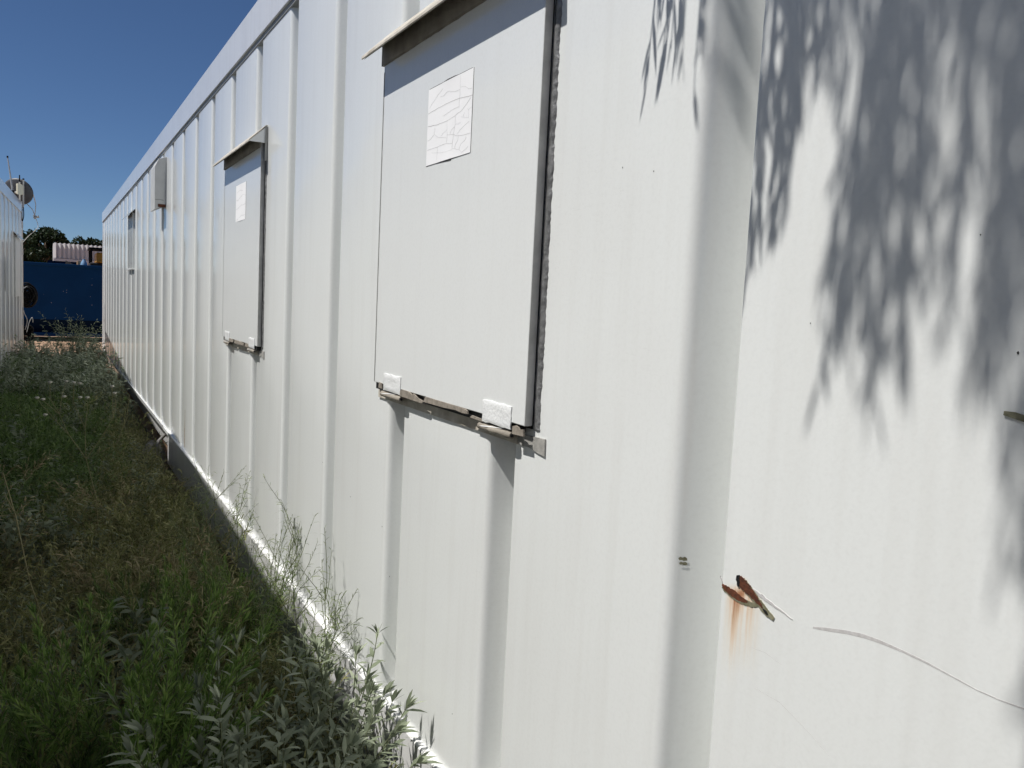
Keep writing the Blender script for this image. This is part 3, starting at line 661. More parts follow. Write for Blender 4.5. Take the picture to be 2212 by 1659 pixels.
# things sticking out of the skip
o=MB().add([(.37,SY+.5,GB+.35),(.62,SY+.5,GB+.35),(.62,SY+.5,GB+.53),(.37,SY+.5,GB+.66),(.37,SY+.52,GB+.35),(.62,SY+.52,GB+.35),(.62,SY+.52,GB+.53),(.37,SY+.52,GB+.66)],[(0,1,2,3),(7,6,5,4),(0,4,5,1),(1,5,6,2),(2,6,7,3),(3,7,4,0)]).obj('plywood_offcut',M['wood']); tag(o,'pale plywood offcut poking out of the blue skip','board')
o=MB().box((-.05,SY+.8,GB+.30),(.66,SY+.9,GB+.635)).obj('dark_board',M['navy_dark']); tag(o,'dark flat board lying behind the plywood offcut in the skip','board')
o=MB().tube([(.80,SY+.5,GB+.40),(.80,SY+.5,GB+.55),(.80,SY+.5,GB+.62),(.80,SY+.5,GB+.68),(.80,SY+.5,GB+.71)],[.085,.085,.075,.04,.035],16).obj('blue_drum',M['lightblue'],None,auto=40); tag(o,'small pale blue plastic drum standing in the skip','drum')
o=MB().tube([(.68,SY+.6,GB+.40),(.68,SY+.6,GB+.66)],.05,12).obj('wood_post',M['wood'],None,auto=40); tag(o,'short round wood post beside the pale blue drum','post')

# yellow machine parked behind the skip
ym_=empty('yellow_machine',(1.6,28.0,0)); tag(ym_,'yellow machine with black roof frame half hidden behind the right container','machine')
mpart('hood',MB().box((1.22,27.9,GB+.72),(2.2,29.2,GB+1.02)),M['yellow'],ym_,bevel=.03)
mpart('body',MB().box((1.05,27.95,GB-.6),(2.3,29.4,GB+.71)),M['black'],ym_,bevel=.03)
mpart('roof',MB().box((1.02,27.8,GB+1.10),(2.3,29.2,GB+1.16)),M['cable'],ym_,bevel=.01)
for xx,yy in ((1.06,27.86),(2.2,27.86),(1.06,29.1),(2.2,29.1)):
    mpart('roof_post',MB().box((xx,yy,GB+.711),(xx+.05,yy+.05,GB+1.099)),M['cable'],ym_)
for xx in (1.22,2.1):
    for yy in (28.2,29.1):
        mpart('wheel',MB().tube([(xx-.12,yy,.42),(xx+.12,yy,.42)],.42,18),M['black'],ym_,auto=40)

# white corrugated shed beyond
sh=empty('corrugated_shed',(1.6,33.0,0)); tag(sh,'white corrugated metal shed rising behind the blue skip','shed')
v=[];f=[]; xs=np.linspace(.10,3.6,420)
for x in xs:
    ph=((x-.10)/.134)%1.0; k_=1-(ph/.62 if ph<.62 else (1-ph)/.38); d=.085*(1-k_)
    v+= [(x,32.0-d,GB+.90),(x,32.0-d,GB+1.375+.035*(1-k_))]
for i in range(len(xs)-1): f.append((2*i,2*i+2,2*i+3,2*i+1))
mpart('corrugated_wall',MB().add(v,f),M['shedwhite'],sh)
mpart('fascia',MB().box((.11,31.93,GB+.77),(3.6,32.04,GB+.885)),M['shedwhite'],sh,bevel=.01)
mpart('roof',MB().box((.10,32.01,GB+1.34),(3.6,35,GB+1.37)),M['shedwhite'],sh)
mpart('lower_wall',MB().box((.12,32.0,-.02),(3.58,32.03,GB+.769)),M['shedwhite'],sh)
mpart('side_wall',MB().box((.10,32.05,-.02),(.13,35,GB+1.339)),M['shedwhite'],sh)
mpart('back_wall',MB().box((.14,34.95,-.02),(3.58,35,GB+1.339)),M['shedwhite'],sh)

# ------------------------------------------------------------------ foliage builders
def leaves_mesh(name, B, D, N, L, W, mat, droop=0.0):
    """B base, D direction, N normal (n,3); one folded six-point leaf each"""
    B=np.asarray(B,float); D=np.asarray(D,float); N=np.asarray(N,float); n=len(B)
    D/= np.linalg.norm(D,axis=1,keepdims=True)+1e-9
    S=np.cross(D,N); S/= np.linalg.norm(S,axis=1,keepdims=True)+1e-9
    L=np.broadcast_to(L,(n,))[:,None]; W=np.broadcast_to(W,(n,))[:,None]; dr=np.broadcast_to(droop,(n,))[:,None]
    up=np.array([[0,0,1.0]])
    def pt(t,s): return B+D*L*t+S*W*s-up*L*dr*t*t
    V=np.stack([pt(0,0),pt(.33,.5),pt(.33,-.5),pt(.68,.38),pt(.68,-.38),pt(1,0)],1).reshape(-1,3)
    idx=np.arange(n)[:,None]*6
    tri=np.concatenate([idx+np.array([[0,2,1]]),idx+np.array([[3,4,5]])],0)
    quad=idx+np.array([[1,2,4,3]])
    m=bpy.data.meshes.new(name)
    nv=len(V); nl=tri.size+quad.size; npoly=len(tri)+len(quad)
    m.vertices.add(nv); m.vertices.foreach_set('co',V.ravel().astype(np.float32))
    m.loops.add(nl); m.loops.foreach_set('vertex_index',np.concatenate([tri.ravel(),quad.ravel()]).astype(np.int32))
    m.polygons.add(npoly)
    st=np.concatenate([np.arange(len(tri))*3,len(tri)*3+np.arange(len(quad))*4]).astype(np.int32)
    m.polygons.foreach_set('loop_start',st)
    m.materials.append(mat); m.update(calc_edges=True); m.validate()
    return m
def stems_mesh(name, polys, mat):
    mb=MB()
    for pts,r0,r1 in polys:
        n=len(pts); mb.tube(pts,[r0+(r1-r0)*i/(n-1) for i in range(n)],4,caps=False)
    return mb.mesh(name,mat,smooth=True)
def grow(base, d, length, bend, wobble, n=8, r=None):
    """curved stem polyline; bend<0 droops"""
    r=r or random; p=Vector(base); d=Vector(d).normalized(); out=[p.copy()]
    for i in range(n):
        d=(d+Vector((r.uniform(-wobble,wobble),r.uniform(-wobble,wobble),bend/n+r.uniform(-wobble,wobble)*.5))).normalized()
        p=p+d*length/n; out.append(p.copy())
    return out
def plant(name, label, base, seed, nst, h, spread, leaf, mat, dens, ang, droop, smat='stem', branches=0, blen=.4, start=.25, bend=.3, wob_=.08, tipc=0, group=None, cat='plant', r0=.003, lean=(0,0), tipmat=None):
    """stems rising from base; leaf=(Lmin,Lmax,Wmin,Wmax); dens leaves per metre; ang from the stem"""
    r=random.Random(seed); g=np.random.default_rng(seed)
    root=empty(name,base); tag(root,label,cat,group)
    polys=[]; B=[];D=[];Nn=[];Ls=[];Ws=[]
    def dress(pl, s0):
        seg=[(pl[i+1]-pl[i]).length for i in range(len(pl)-1)]; tot=sum(seg)
        k=max(2,int(tot*dens*(1-s0))); phi=r.random()*6.28
        for j in range(k):
            t=(s0+(1-s0)*(j+r.random())/k)*tot
            i=0
            while i<len(seg)-1 and t>seg[i]: t-=seg[i]; i+=1
            p=pl[i]+(pl[i+1]-pl[i])*(t/seg[i]); ax=(pl[i+1]-pl[i]).normalized()
            phi+=2.4; q=ax.orthogonal().normalized(); q.rotate(__import__('mathutils').Quaternion(ax,phi+r.uniform(-.5,.5)))
            a=ang*r.uniform(.65,1.3)*(1.15-.5*(j/k)); dv=ax*math.cos(a)+q*math.sin(a)
            B.append(p);D.append(dv);Nn.append((ax-dv*ax.dot(dv)).normalized()+Vector((r.uniform(-.3,.3),r.uniform(-.3,.3),r.uniform(-.3,.3))))
            sc=1.0-.35*(j/k); Ls.append(r.uniform(leaf[0],leaf[1])*sc); Ws.append(r.uniform(leaf[2],leaf[3])*sc)
        for j in range(tipc):
            ax=(pl[-1]-pl[-2]).normalized(); q=ax.orthogonal().normalized(); q.rotate(__import__('mathutils').Quaternion(ax,r.random()*6.28)); a=r.uniform(.1,.6)
            dv=ax*math.cos(a)+q*math.sin(a); B.append(pl[-1]);D.append(dv);Nn.append((ax-dv*ax.dot(dv))+Vector((.01,.02,.03))); Ls.append(r.uniform(leaf[0],leaf[1])*.7); Ws.append(r.uniform(leaf[2],leaf[3])*.6)
    for s in range(nst):
        a=r.random()*6.28; e=spread*math.sqrt(r.random())
        b=Vector((math.cos(a)*e*.25,math.sin(a)*e*.25,0))
        d=Vector((math.cos(a)*e/h+lean[0],math.sin(a)*e/h+lean[1],1))
        pl=grow(b,d,h*r.uniform(.7,1.08),bend,wob_,9,r); polys.append((pl,r0,r0*.35)); dress(pl,start)
        for q in range(branches):
            i=r.randint(3,7); a2=r.random()*6.28
            bl=grow(pl[i],(pl[i+1]-pl[i]).normalized()+Vector((math.cos(a2)*.7,math.sin(a2)*.7,.1)),h*blen*r.uniform(.6,1.1),bend,wob_,6,r)
            polys.append((bl,r0*.55,r0*.25)); dress(bl,.1)
    o=bpy.data.objects.new('stem',stems_mesh('stem',polys,M[smat])); link(o,root)
    o=bpy.data.objects.new('foliage',leaves_mesh('foliage',[tuple(x) for x in B],[tuple(x) for x in D],[tuple(x) for x in Nn],np.array(Ls),np.array(Ws),M[mat],droop)); link(o,root)
    return root

# foreground plants
plant('silver_leaf_shrub','silver-leaved shrub in the front corner against the container rail',(.43,1.87,.02),11,44,.56,.29,(.06,.10,.012,.019),'silver',90,1.1,.3,start=.25,bend=.0,tipc=7,r0=.003)
plant('silver_leaf_shrub','silver-leaved sprig standing in sunlight against the white rail',(.655,2.06,.02),14,12,.57,.11,(.055,.09,.012,.019),'silver',95,1.15,.3,start=.40,bend=.0,tipc=7,r0=.003)
plant('feathery_green_bush','bright green feathery bush at the bottom left front',(.13,2.06,.02),21,46,.64,.38,(.028,.055,.004,.007),'bright',260,.75,.05,branches=3,blen=.28,start=.3,bend=.2,tipc=14,r0=.003)
plant('feathery_green_bush','dark feathery bush low in the bottom left corner',(-.18,2.15,.02),23,32,.50,.38,(.026,.05,.0035,.0065),'green',260,.75,.05,branches=3,blen=.3,start=.2,bend=.2,tipc=8)
plant('feathery_green_bush','dense green feathery bush touching the shaded rail behind the silver shrub',(.47,2.95,.02),25,40,.50,.36,(.022,.045,.003,.005),'bright',260,.75,.05,branches=3,blen=.3,start=.2,bend=.2,tipc=8)
plant('feathery_green_bush','rounded green bush among dry grass in the middle foreground',(.26,3.05,.02),27,34,.42,.26,(.022,.04,.003,.005),'green',260,.75,.05,branches=3,blen=.3,start=.2,bend=.2,tipc=8)
WG='thin sunlit weeds along the container rail'
plant('thin_leaf_weed','thin-leaved weed against the rail, farthest of the three in sunlight',(.66,3.85,.02),31,7,.72,.16,(.035,.065,.0026,.0038),'thin',85,.9,.5,branches=8,blen=.32,start=.45,bend=-.1,wob_=.10,r0=.0022,group=WG)
plant('thin_leaf_weed','thin-leaved weed against the rail, middle of the three in sunlight',(.65,2.95,.02),32,9,.72,.18,(.035,.065,.0026,.0038),'thin',85,.9,.5,branches=8,blen=.32,start=.4,bend=-.1,wob_=.10,r0=.0022,group=WG)
plant('thin_leaf_weed','thin-leaved weed against the rail, nearest of the three in sunlight',(.68,2.47,.02),33,8,.74,.14,(.035,.065,.0026,.0038),'thin',85,.9,.5,branches=8,blen=.30,start=.45,bend=-.1,wob_=.10,r0=.0022,group=WG)
plant('mallow_plant','low grey-green leafy plant at the left edge',(-.12,3.15,.02),41,30,.40,.40,(.025,.045,.014,.024),'greygreen',75,1.0,.35,branches=2,start=.2,bend=.0)
plant('mallow_plant','grey-green leafy plant in front of the dry russet patch',(.10,2.75,.02),42,22,.36,.28,(.025,.045,.013,.022),'greygreen',75,1.0,.35,branches=2,start=.2,bend=.0)
plant('leafy_weed','tall leafy silver-green weed at the far end of the gap',(.28,13.6,.02),51,24,.95,.40,(.07,.12,.012,.020),'silver',48,.9,.45,branches=3,start=.25,bend=.0,r0=.004)
plant('leafy_weed','leafy silver-green weed by the mast foot at the far end',(-.12,14.2,.02),52,12,.60,.30,(.06,.10,.010,.018),'silver',45,.9,.45,branches=3,start=.2,bend=.0,r0=.004)
plant('leafy_weed','short leafy weed by the far corner of the right container',(.58,13.9,.02),53,12,.50,.28,(.06,.10,.010,.018),'greygreen',45,.9,.45,branches=3,start=.2,bend=.0,r0=.004)
plant('leafy_weed','leafy weed spreading in front of the tall far weed',(.20,12.4,.02),54,24,.50,.50,(.05,.09,.008,.016),'greygreen',55,.9,.4,branches=3,start=.15,bend=.0,r0=.004)

# tall stalk with white flower heads
def stalk(name,label,pts,branch,heads,seed,leafn=10):
    r=random.Random(seed); root=empty(name,pts[0]); tag(root,label,'plant'); b0=Vector(pts[0])
    polys=[([Vector(p)-b0 for p in pts],.0030,.0016)]+[([Vector(p)-b0 for p in q],.0016,.0009) for q in branch]
    link(bpy.data.objects.new('stem',stems_mesh('stem',polys,M['thinstem'])),root)
    B=[];D=[];N=[]
    for pl,_,_ in polys:
        for i in range(leafn):
            j=r.randrange(len(pl)-1); p=pl[j].lerp(pl[j+1],r.random()); a=r.random()*6.28
            B.append(tuple(p)); D.append((math.cos(a),math.sin(a),r.uniform(.1,.8))); N.append((-.2,.1,1))
    link(bpy.data.objects.new('foliage',leaves_mesh('foliage',B,D,N,rng.uniform(.02,.06,len(B)),rng.uniform(.004,.008,len(B)),M['olive'],.4)),root)
    for h in heads:
        hv=Vector(h)-b0; mb=MB(); v=[];f=[]; n=10
        for i,(rr,zz) in enumerate(((.002,-.006),(.007,-.003),(.0105,.001),(.008,.005),(.0,.0065))):
            for j in range(n):
                th=2*math.pi*j/n; q=rr*(1+.2*math.sin(3*th+i+seed)); v.append((hv.x+q*math.cos(th),hv.y+q*math.sin(th),hv.z+zz+r.uniform(-.001,.001)))
        for i in range(4):
            for j in range(n): f.append((i*n+j,i*n+(j+1)%n,(i+1)*n+(j+1)%n,(i+1)*n+j))
        mb.add(v,f); link(bpy.data.objects.new('flower_head',mb.mesh('flower_head',M['flower'],smooth=True)),root)
    return root
M['thinstem']=simple('pale_olive_stem',(.24,.22,.11),.7,var=.3)
sb=(.20,4.55,.02)
T=(.155,4.55,.60)
heads=[(-.055,4.6,.90),(-.03,4.5,.905),(.07,4.65,.975),(.10,4.5,.985),(.13,4.6,.90),(.16,4.55,.905),(.06,4.6,.905),(.27,4.55,.96),(.285,4.6,.92),(.0,4.6,.975),(-.02,4.5,.83),(.13,4.7,.96)]
br_=[[T,(.08,4.57,.72),(.04,4.58,.82),(-.03,4.5,.90)],[(.08,4.57,.72),(.0,4.59,.82),(-.055,4.6,.895)],[T,(.15,4.56,.75),(.10,4.58,.88),(.10,4.5,.98)],[(.15,4.56,.75),(.16,4.56,.84),(.16,4.55,.90)],[T,(.22,4.55,.70),(.275,4.56,.80),(.27,4.55,.955)],[(.275,4.56,.80),(.29,4.58,.86),(.285,4.6,.915)],[(.04,4.58,.82),(.05,4.62,.9),(.07,4.65,.97)],[(.04,4.58,.82),(.0,4.59,.9),(.0,4.6,.97)],[T,(.29,4.5,.68),(.33,4.48,.80),(.345,4.48,.93)]]
stalk('flowering_weed','tall forked weed stalk topped with small white flower heads',[sb,(.21,4.55,.2),(.20,4.55,.4),T],br_,heads,61,8)
stalk('leggy_weed','single tall leggy weed stalk leaning at the left edge',[(.04,3.0,.02),(.01,3.02,.25),(-.06,3.05,.48),(-.10,3.08,.70),(-.135,3.1,.84)],[[(-.06,3.05,.48),(-.03,3.03,.56),(-.0,3.0,.62)],[(-.10,3.08,.70),(-.13,3.06,.78)]],[],62,9)
stalk('dry_seed_head','pale dry grass stalk with a feathery seed head in the middle foreground',[(.36,3.35,.02),(.38,3.33,.2),(.42,3.3,.36),(.40,3.28,.50)],[],[],63,30)

# mixed ground cover ("stuff")
def limit_h(x,y):       # keeps the cover below the visible lower edge of the rail
    return np.where(y<7.0, np.clip(1.45-1.33*x/.78-.03,.04,1), 1.0)
def left_x(y): return -1.0+.0413*y
def scatter(n, x0,x1,y0,y1, near=True, r=rng):
    u=r.random(n); y=y0*(y1/y0)**u if near else y0+(y1-y0)*u
    x=x0+(x1-x0)*r.random(n); ok=x>left_x(y); return x[ok],y[ok]
def fbm(x,y,s=1.0,seed=0):
    v=0;a=1
    for i in range(4): v=v+a*np.sin(x*s*(1.9**i)*2.1+seed+i*1.3+1.7*np.sin(y*s*(1.7**i)+i))*np.cos(y*s*(1.8**i)*1.7+seed*.7+i); a*=.6
    return v/2.2
def cloud(name,label,cat,n,box,hfun,leaf,mat,seed,updir=.3,droop=.2,mask=None,lo=.0):
    r=np.random.default_rng(seed); x,y=scatter(n,*box,r=r)
    if mask is not None:
        k=mask(x,y,r); x,y=x[k],y[k]
    h=np.minimum(hfun(x,y),limit_h(x,y)); z=.02+h*(lo+(1-lo)*r.random(len(x))**.6)
    a=r.random(len(x))*6.283; D=np.stack([np.cos(a),np.sin(a),r.normal(updir,.5,len(x))],1); N=np.stack([r.normal(0,.4,len(x)),r.normal(0,.4,len(x)),np.ones(len(x))],1)
    sc=np.clip(.75+.035*y,.75,1.35)
    m=leaves_mesh(name,np.stack([x,y,z],1),D,N,r.uniform(leaf[0],leaf[1],len(x))*sc,r.uniform(leaf[2],leaf[3],len(x))*sc,M[mat],droop)
    o=bpy.data.objects.new(name,m); link(o); tag(o,label,cat,kind='stuff'); return o
def blades(name,label,cat,n,box,L,W,mat,seed,lean=.5,mask=None,droop=.35):
    r=np.random.default_rng(seed); x,y=scatter(n,*box,r=r)
    if mask is not None:
        k=mask(x,y,r); x,y=x[k],y[k]
    nn=len(x); a=r.random(nn)*6.283; le=r.gamma(2.0,lean/2,nn)
    D=np.stack([np.cos(a)*le,np.sin(a)*le,np.ones(nn)],1); N=np.stack([np.cos(a),np.sin(a),-le],1)+r.normal(0,.3,(nn,3))
    ln=np.minimum(r.uniform(L[0],L[1],nn),limit_h(x,y)*1.2)
    m=leaves_mesh(name,np.stack([x,y,np.full(nn,.02)],1),D,N,ln,r.uniform(W[0],W[1],nn),M[mat],r.uniform(0,droop*2,nn))
    o=bpy.data.objects.new(name,m); link(o); tag(o,label,cat,kind='stuff'); return o
gz=lambda x,y: .5*(1+np.tanh((y-5.2)*1.2-(x-.0)*2.2))      # zone where lush green takes over
dz=lambda x,y: 1-gz(x,y)
cloud('green_ground_cover','lush dark green feathery weeds carpeting the middle of the gap','weeds',150000,(-.75,.55,4.3,13),lambda x,y:(.40+.14*fbm(x,y,1.6,2))*np.clip(.62-x,.2,1)**.3,(.02,.045,.004,.009),'green',101,.6,.1,mask=lambda x,y,r:(r.random(len(x))<gz(x,y)*np.clip(1.25-1.2*(x>.25),0.25,1)))
cloud('olive_ground_cover','tangled olive-brown weeds covering the foreground soil','weeds',130000,(-.85,.72,1.5,14.8),lambda x,y:.26+.13*fbm(x,y,2.3,5)+.10*(y>9),(.02,.05,.003,.008),'olive',102,.6,.25,mask=lambda x,y,r:r.random(len(x))<np.clip(.25+.8*dz(x,y)+.6*(x>.3)+.5*(y>9),0,1))
cloud('grey_ground_cover','grey-green small-leaved weeds scattered through the gap','weeds',45000,(-.8,.6,2.0,14.8),lambda x,y:.24+.14*fbm(x,y,2.9,8)+.14*(y>9),(.02,.04,.007,.014),'greygreen',103,.5,.3,mask=lambda x,y,r:fbm(x,y,2.2,3)+r.normal(0,.3,len(x))>.1)
blades('dry_grass','blond dry grass blades standing among the weeds','dry grass',26000,(-.85,.74,1.5,12),(.12,.42),(.0012,.003),'dry',104,.5,mask=lambda x,y,r:fbm(x,y,1.9,1)+r.normal(0,.4,len(x))+.5*dz(x,y)>.35)
blades('green_grass','thin green grass blades along the shaded rail','grass',22000,(-.8,.76,1.5,14),(.12,.36),(.0014,.0032),'green',105,.45,mask=lambda x,y,r:(fbm(x,y,2.4,4)+r.normal(0,.4,len(x))+.6*(x>.35)>.2))
cloud('russet_litter','russet dead leaves and stalks in the open patch','leaf litter',6000,(-.5,.74,2.2,7),lambda x,y:.10+.06*fbm(x,y,3,7),(.015,.04,.004,.010),'russet',106,.2,.2)

# weed clumps: a few grown prototypes repeated into one uncountable mass each
def clump_proto(seed,nst,h,spread,leaf,dens,ang,bend=.0,branches=2):
    r=random.Random(seed); B=[];D=[];N=[];L=[];W=[]
    from mathutils import Quaternion
    def dress(pl,s0):
        for i in range(len(pl)-1):
            if i/(len(pl)-1)<s0: continue
            ax=(pl[i+1]-pl[i]); ln=ax.length; ax.normalize()
            B.append(tuple(pl[i]));D.append(tuple(ax));N.append(tuple(ax.orthogonal()));L.append(ln*1.25);W.append(.003)
            for _ in range(max(1,int(ln*dens+r.random()))):
                p=pl[i].lerp(pl[i+1],r.random()); q=ax.orthogonal().normalized(); q.rotate(Quaternion(ax,r.random()*6.283)); a=ang*r.uniform(.6,1.3)
                dv=ax*math.cos(a)+q*math.sin(a); B.append(tuple(p));D.append(tuple(dv));N.append(tuple(ax-dv*ax.dot(dv)+Vector((r.uniform(-.3,.3),r.uniform(-.3,.3),.1))));L.append(r.uniform(leaf[0],leaf[1]));W.append(r.uniform(leaf[2],leaf[3]))
    for k in range(nst):
        a=r.random()*6.283; e=spread*math.sqrt(r.random())
        pl=grow((math.cos(a)*e*.3,math.sin(a)*e*.3,0),(math.cos(a)*e/h,math.sin(a)*e/h,1),h*r.uniform(.55,1.1),bend,.13,8,r); dress(pl,.12)
        for q in range(branches):
            i=r.randint(2,6); a2=r.random()*6.283
            dress(grow(pl[i],(pl[i+1]-pl[i]).normalized()+Vector((math.cos(a2)*.8,math.sin(a2)*.8,.1)),h*.35*r.uniform(.5,1.1),bend,.15,4,r),0)
    return [np.array(q) for q in (B,D,N,L,W)]
def clumps(name,label,protos,places,mat,seed,droop=.25):
    r=np.random.default_rng(seed); out=[[] for _ in range(5)]
    for (x,y,sc) in places:
        B,D,N,L,W=protos[r.integers(len(protos))]; a=r.random()*6.283; R=np.array([[math.cos(a),-math.sin(a),0],[math.sin(a),math.cos(a),0],[0,0,1]])
        zs=sc*r.uniform(.85,1.15); b=B@R.T*np.array([sc,sc,zs])+np.array([x,y,.02])
        keep=(b[:,0]<.74)&(b[:,0]>left_x(b[:,1])-.02)
        for q,v_ in zip(out,(b,D@R.T,N@R.T,L*sc,W*max(sc,.8))): q.append(v_[keep])
    B,D,N,L,W=[np.concatenate(q) for q in out]
    o=bpy.data.objects.new(name,leaves_mesh(name,B,D,N,L,W,M[mat],droop)); link(o); tag(o,label,'weeds',kind='stuff'); return o
def places(n,box,seed,cond=None,s0=.7,s1=1.2):
    r=np.random.default_rng(seed); x,y=scatter(n,*box,r=r)
    sc=r.uniform(s0,s1,len(x))*np.clip(limit_h(x,y)/.45,.3,1)
    k=np.ones(len(x),bool) if cond is None else cond(x,y,r)
    return list(zip(x[k],y[k],sc[k]))
leafy=[clump_proto(300+i,9,.42,.20,(.03,.06,.009,.018),70,1.0) for i in range(4)]
feath=[clump_proto(310+i,12,.46,.20,(.026,.055,.0035,.007),150,.75) for i in range(4)]
wiry=[clump_proto(320+i,10,.44,.24,(.022,.05,.003,.006),60,.8,-.2,3) for i in range(4)]
clumps('green_weed_mass','dense dark green feathery weeds filling the middle of the gap',feath,places(150,(-.7,.3,4.6,12.5),401,lambda x,y,r:r.random(len(x))<gz(x,y)),'green',501)
clumps('olive_weed_mass','wiry olive weeds standing over the foreground soil',wiry,places(330,(-.7,.66,1.9,14.8),402,lambda x,y,r:r.random(len(x))<.3+.7*dz(x,y)),'olive',502)
clumps('grey_weed_mass','grey-green leafy weeds standing through the gap',leafy,places(170,(-.6,.6,2.6,14.8),403,lambda x,y,r:fbm(x,y,1.4,6)+.5*(y>8)>.05),'greygreen',503)
clumps('dry_weed_mass','brown dried-out weeds standing in the foreground',wiry,places(50,(-.6,.68,2.4,8.5),404,lambda x,y,r:r.random(len(x))<dz(x,y)),'dry',504)
clumps('far_weed_mass','pale leafy weeds at the far end of the gap',leafy,places(90,(-.5,.72,9.5,15.0),405,None,.95,1.6),'silver',505)

# rubble and pipe at the open rail pocket
st=empty('rock',(.74,7.0,.0)); tag(st,'dark grey rock by the open gap under the container rail','rock')
mb=MB(); v=[];f=[];n=12
for i in range(7):
    ph=math.pi*i/6
    for j in range(n):
        th=2*math.pi*j/n; q=1+.22*math.sin(3*th+2*ph)+.12*math.sin(5*th-ph); v.append((.70+.10*q*math.sin(ph)*math.cos(th),6.98+.14*q*math.sin(ph)*math.sin(th),.11+.13*q*math.cos(ph)))
for i in range(6):
    for j in range(n): f.append((i*n+j,i*n+(j+1)%n,(i+1)*n+(j+1)%n,(i+1)*n+j))
mpart('boulder',mb.add(v,f),M['stone'],st,smooth=True)
o=MB().tube([(.80,7.05,.30),(.74,6.93,.27),(.70,6.86,.15),(.70,6.85,.02)],.013,10).obj('drain_pipe',M['stone'],None,smooth=True); tag(o,'short grey drain pipe bending down from the open rail pocket','pipe')

# ------------------------------------------------------------------ willow-leaved tree behind the viewer, casting the wall shadow
tr=empty('weeping_tree',(-.35,-1.75,0)); tag(tr,'narrow-leaved weeping tree behind the viewer, seen by its shadow on the wall','tree')
def tpart(name,mesh): o=bpy.data.objects.new(name,mesh); link(o); child(o,tr); return o
SL=1.68; SYY=.20
strands=[]   # (shadow y, shadow z bottom, distance from the wall, twigs, spread, leaf count per m)
def S_(y,zb,dx,n,sp,ztop=.85,dens=46):
    strands.append((y,zb,dx,n,sp,ztop,dens))
S_(1.00,.335,.26,4,.020); S_(1.03,.40,.27,3,.012); S_(.985,.34,.28,3,.010)
S_(.925,.285,.45,4,.018); S_(.83,.23,.50,4,.022); S_(.88,.37,.5,4,.03); S_(.845,.33,.48,3,.02)
S_(.795,.03,.60,6,.014,dens=60); S_(.775,.09,.62,6,.018,dens=60); S_(.760,.20,.66,6,.022); S_(.785,.25,.64,5,.028); S_(.735,.27,.7,5,.03)
S_(.690,.20,.75,4,.010); S_(.660,.175,.75,3,.008); S_(.70,.34,.72,4,.03)
S_(.648,-.05,.92,5,.010,dens=64); S_(.628,-.09,.95,6,.012,dens=64); S_(.612,-.165,.95,3,.005); S_(.650,-.115,.92,2,.004); S_(.618,.05,.98,6,.020,dens=60); S_(.640,.16,.95,5,.03)
S_(.583,-.10,1.0,4,.008,dens=60); S_(.570,-.02,1.0,5,.010,dens=60); S_(.578,.24,1.0,5,.03); S_(.610,.30,1.0,5,.04)
S_(.515,.02,1.05,5,.012,dens=64); S_(.500,.08,1.08,6,.018,dens=60); S_(.530,.22,1.05,4,.02)
S_(.500,-.06,1.1,4,.012); S_(.475,-.08,1.1,6,.012); S_(.455,-.11,1.1,6,.010,dens=60); S_(.470,.20,1.1,9,.03,dens=70); S_(.445,.12,1.12,9,.02,dens=70); S_(.500,.30,1.12,8,.05,dens=60)
S_(.430,-.19,1.15,6,.008,dens=60); S_(.418,-.14,1.15,5,.008); S_(.412,-.30,1.2,5,.006); S_(.400,-.38,1.2,6,.006,dens=60); S_(.385,-.48,1.2,8,.012); S_(.66,.30,.85,6,.05); S_(.60,.36,.95,8,.06); S_(.52,.34,1.05,9,.05); S_(.455,.28,1.1,12,.03); S_(.72,.36,.7,6,.05); S_(.44,.02,1.12,6,.015)
S_(.35,0,1.2,10,.05); S_(.28,.1,1.1,10,.06); S_(.15,.1,1.1,10,.08); S_(.0,.0,1.1,10,.1); S_(-.2,.1,1.0,10,.1); S_(-.5,.0,1.0,10,.12); S_(-.9,.2,1.0,10,.14)
r=random.Random(99); polys=[];B=[];D=[];N=[];Ls=[];Ws=[]
tops=[]
for (y,zb,dx,n,sp,zt,dens) in strands:
    for i in range(n):
        yy=y+r.gauss(0,sp); dd=dx+(r.uniform(-.16,.16) if dx>.55 else r.uniform(-.05,.05)); bz=zb+abs(r.gauss(0,.05)); tz=zt+r.uniform(-.1,.15)
        x=WX-dd; yo=yy+SYY*dd; z0=GB+bz+SL*dd; z1=GB+tz+SL*dd
        pl=[];sw=r.uniform(-.018,.018); m_=8
        for j in range(m_+1):
            t=j/m_; pl.append(Vector((x+.02*math.sin(t*3+i),yo+sw*(t**1.6)*1.5+.006*math.sin(t*7+i),z1+(z0+.05-z1)*t)))
        pl.insert(0,Vector((pl[0].x-.05,pl[0].y-.10,pl[0].z+.06))); polys.append((pl,.0028,.0009)); tops.append(pl[0])
        L_=z1-z0; lf=min(1.0,r.uniform(.20,.36)/L_); k=int(L_*lf*dens*.85)
        for j in range(k):
            t=1-lf+lf*(j+r.random())/k; q=t*(len(pl)-2)+1; i0=min(int(q),len(pl)-2); p=pl[i0].lerp(pl[i0+1],q-i0)
            a=r.random()*6.283; sl=r.uniform(.12,.42)
            B.append(tuple(p));D.append((math.cos(a)*sl,math.sin(a)*sl,-1));N.append((r.gauss(0,1),r.gauss(0,1),.2));Ls.append(r.uniform(.045,.085));Ws.append(r.uniform(.005,.010))
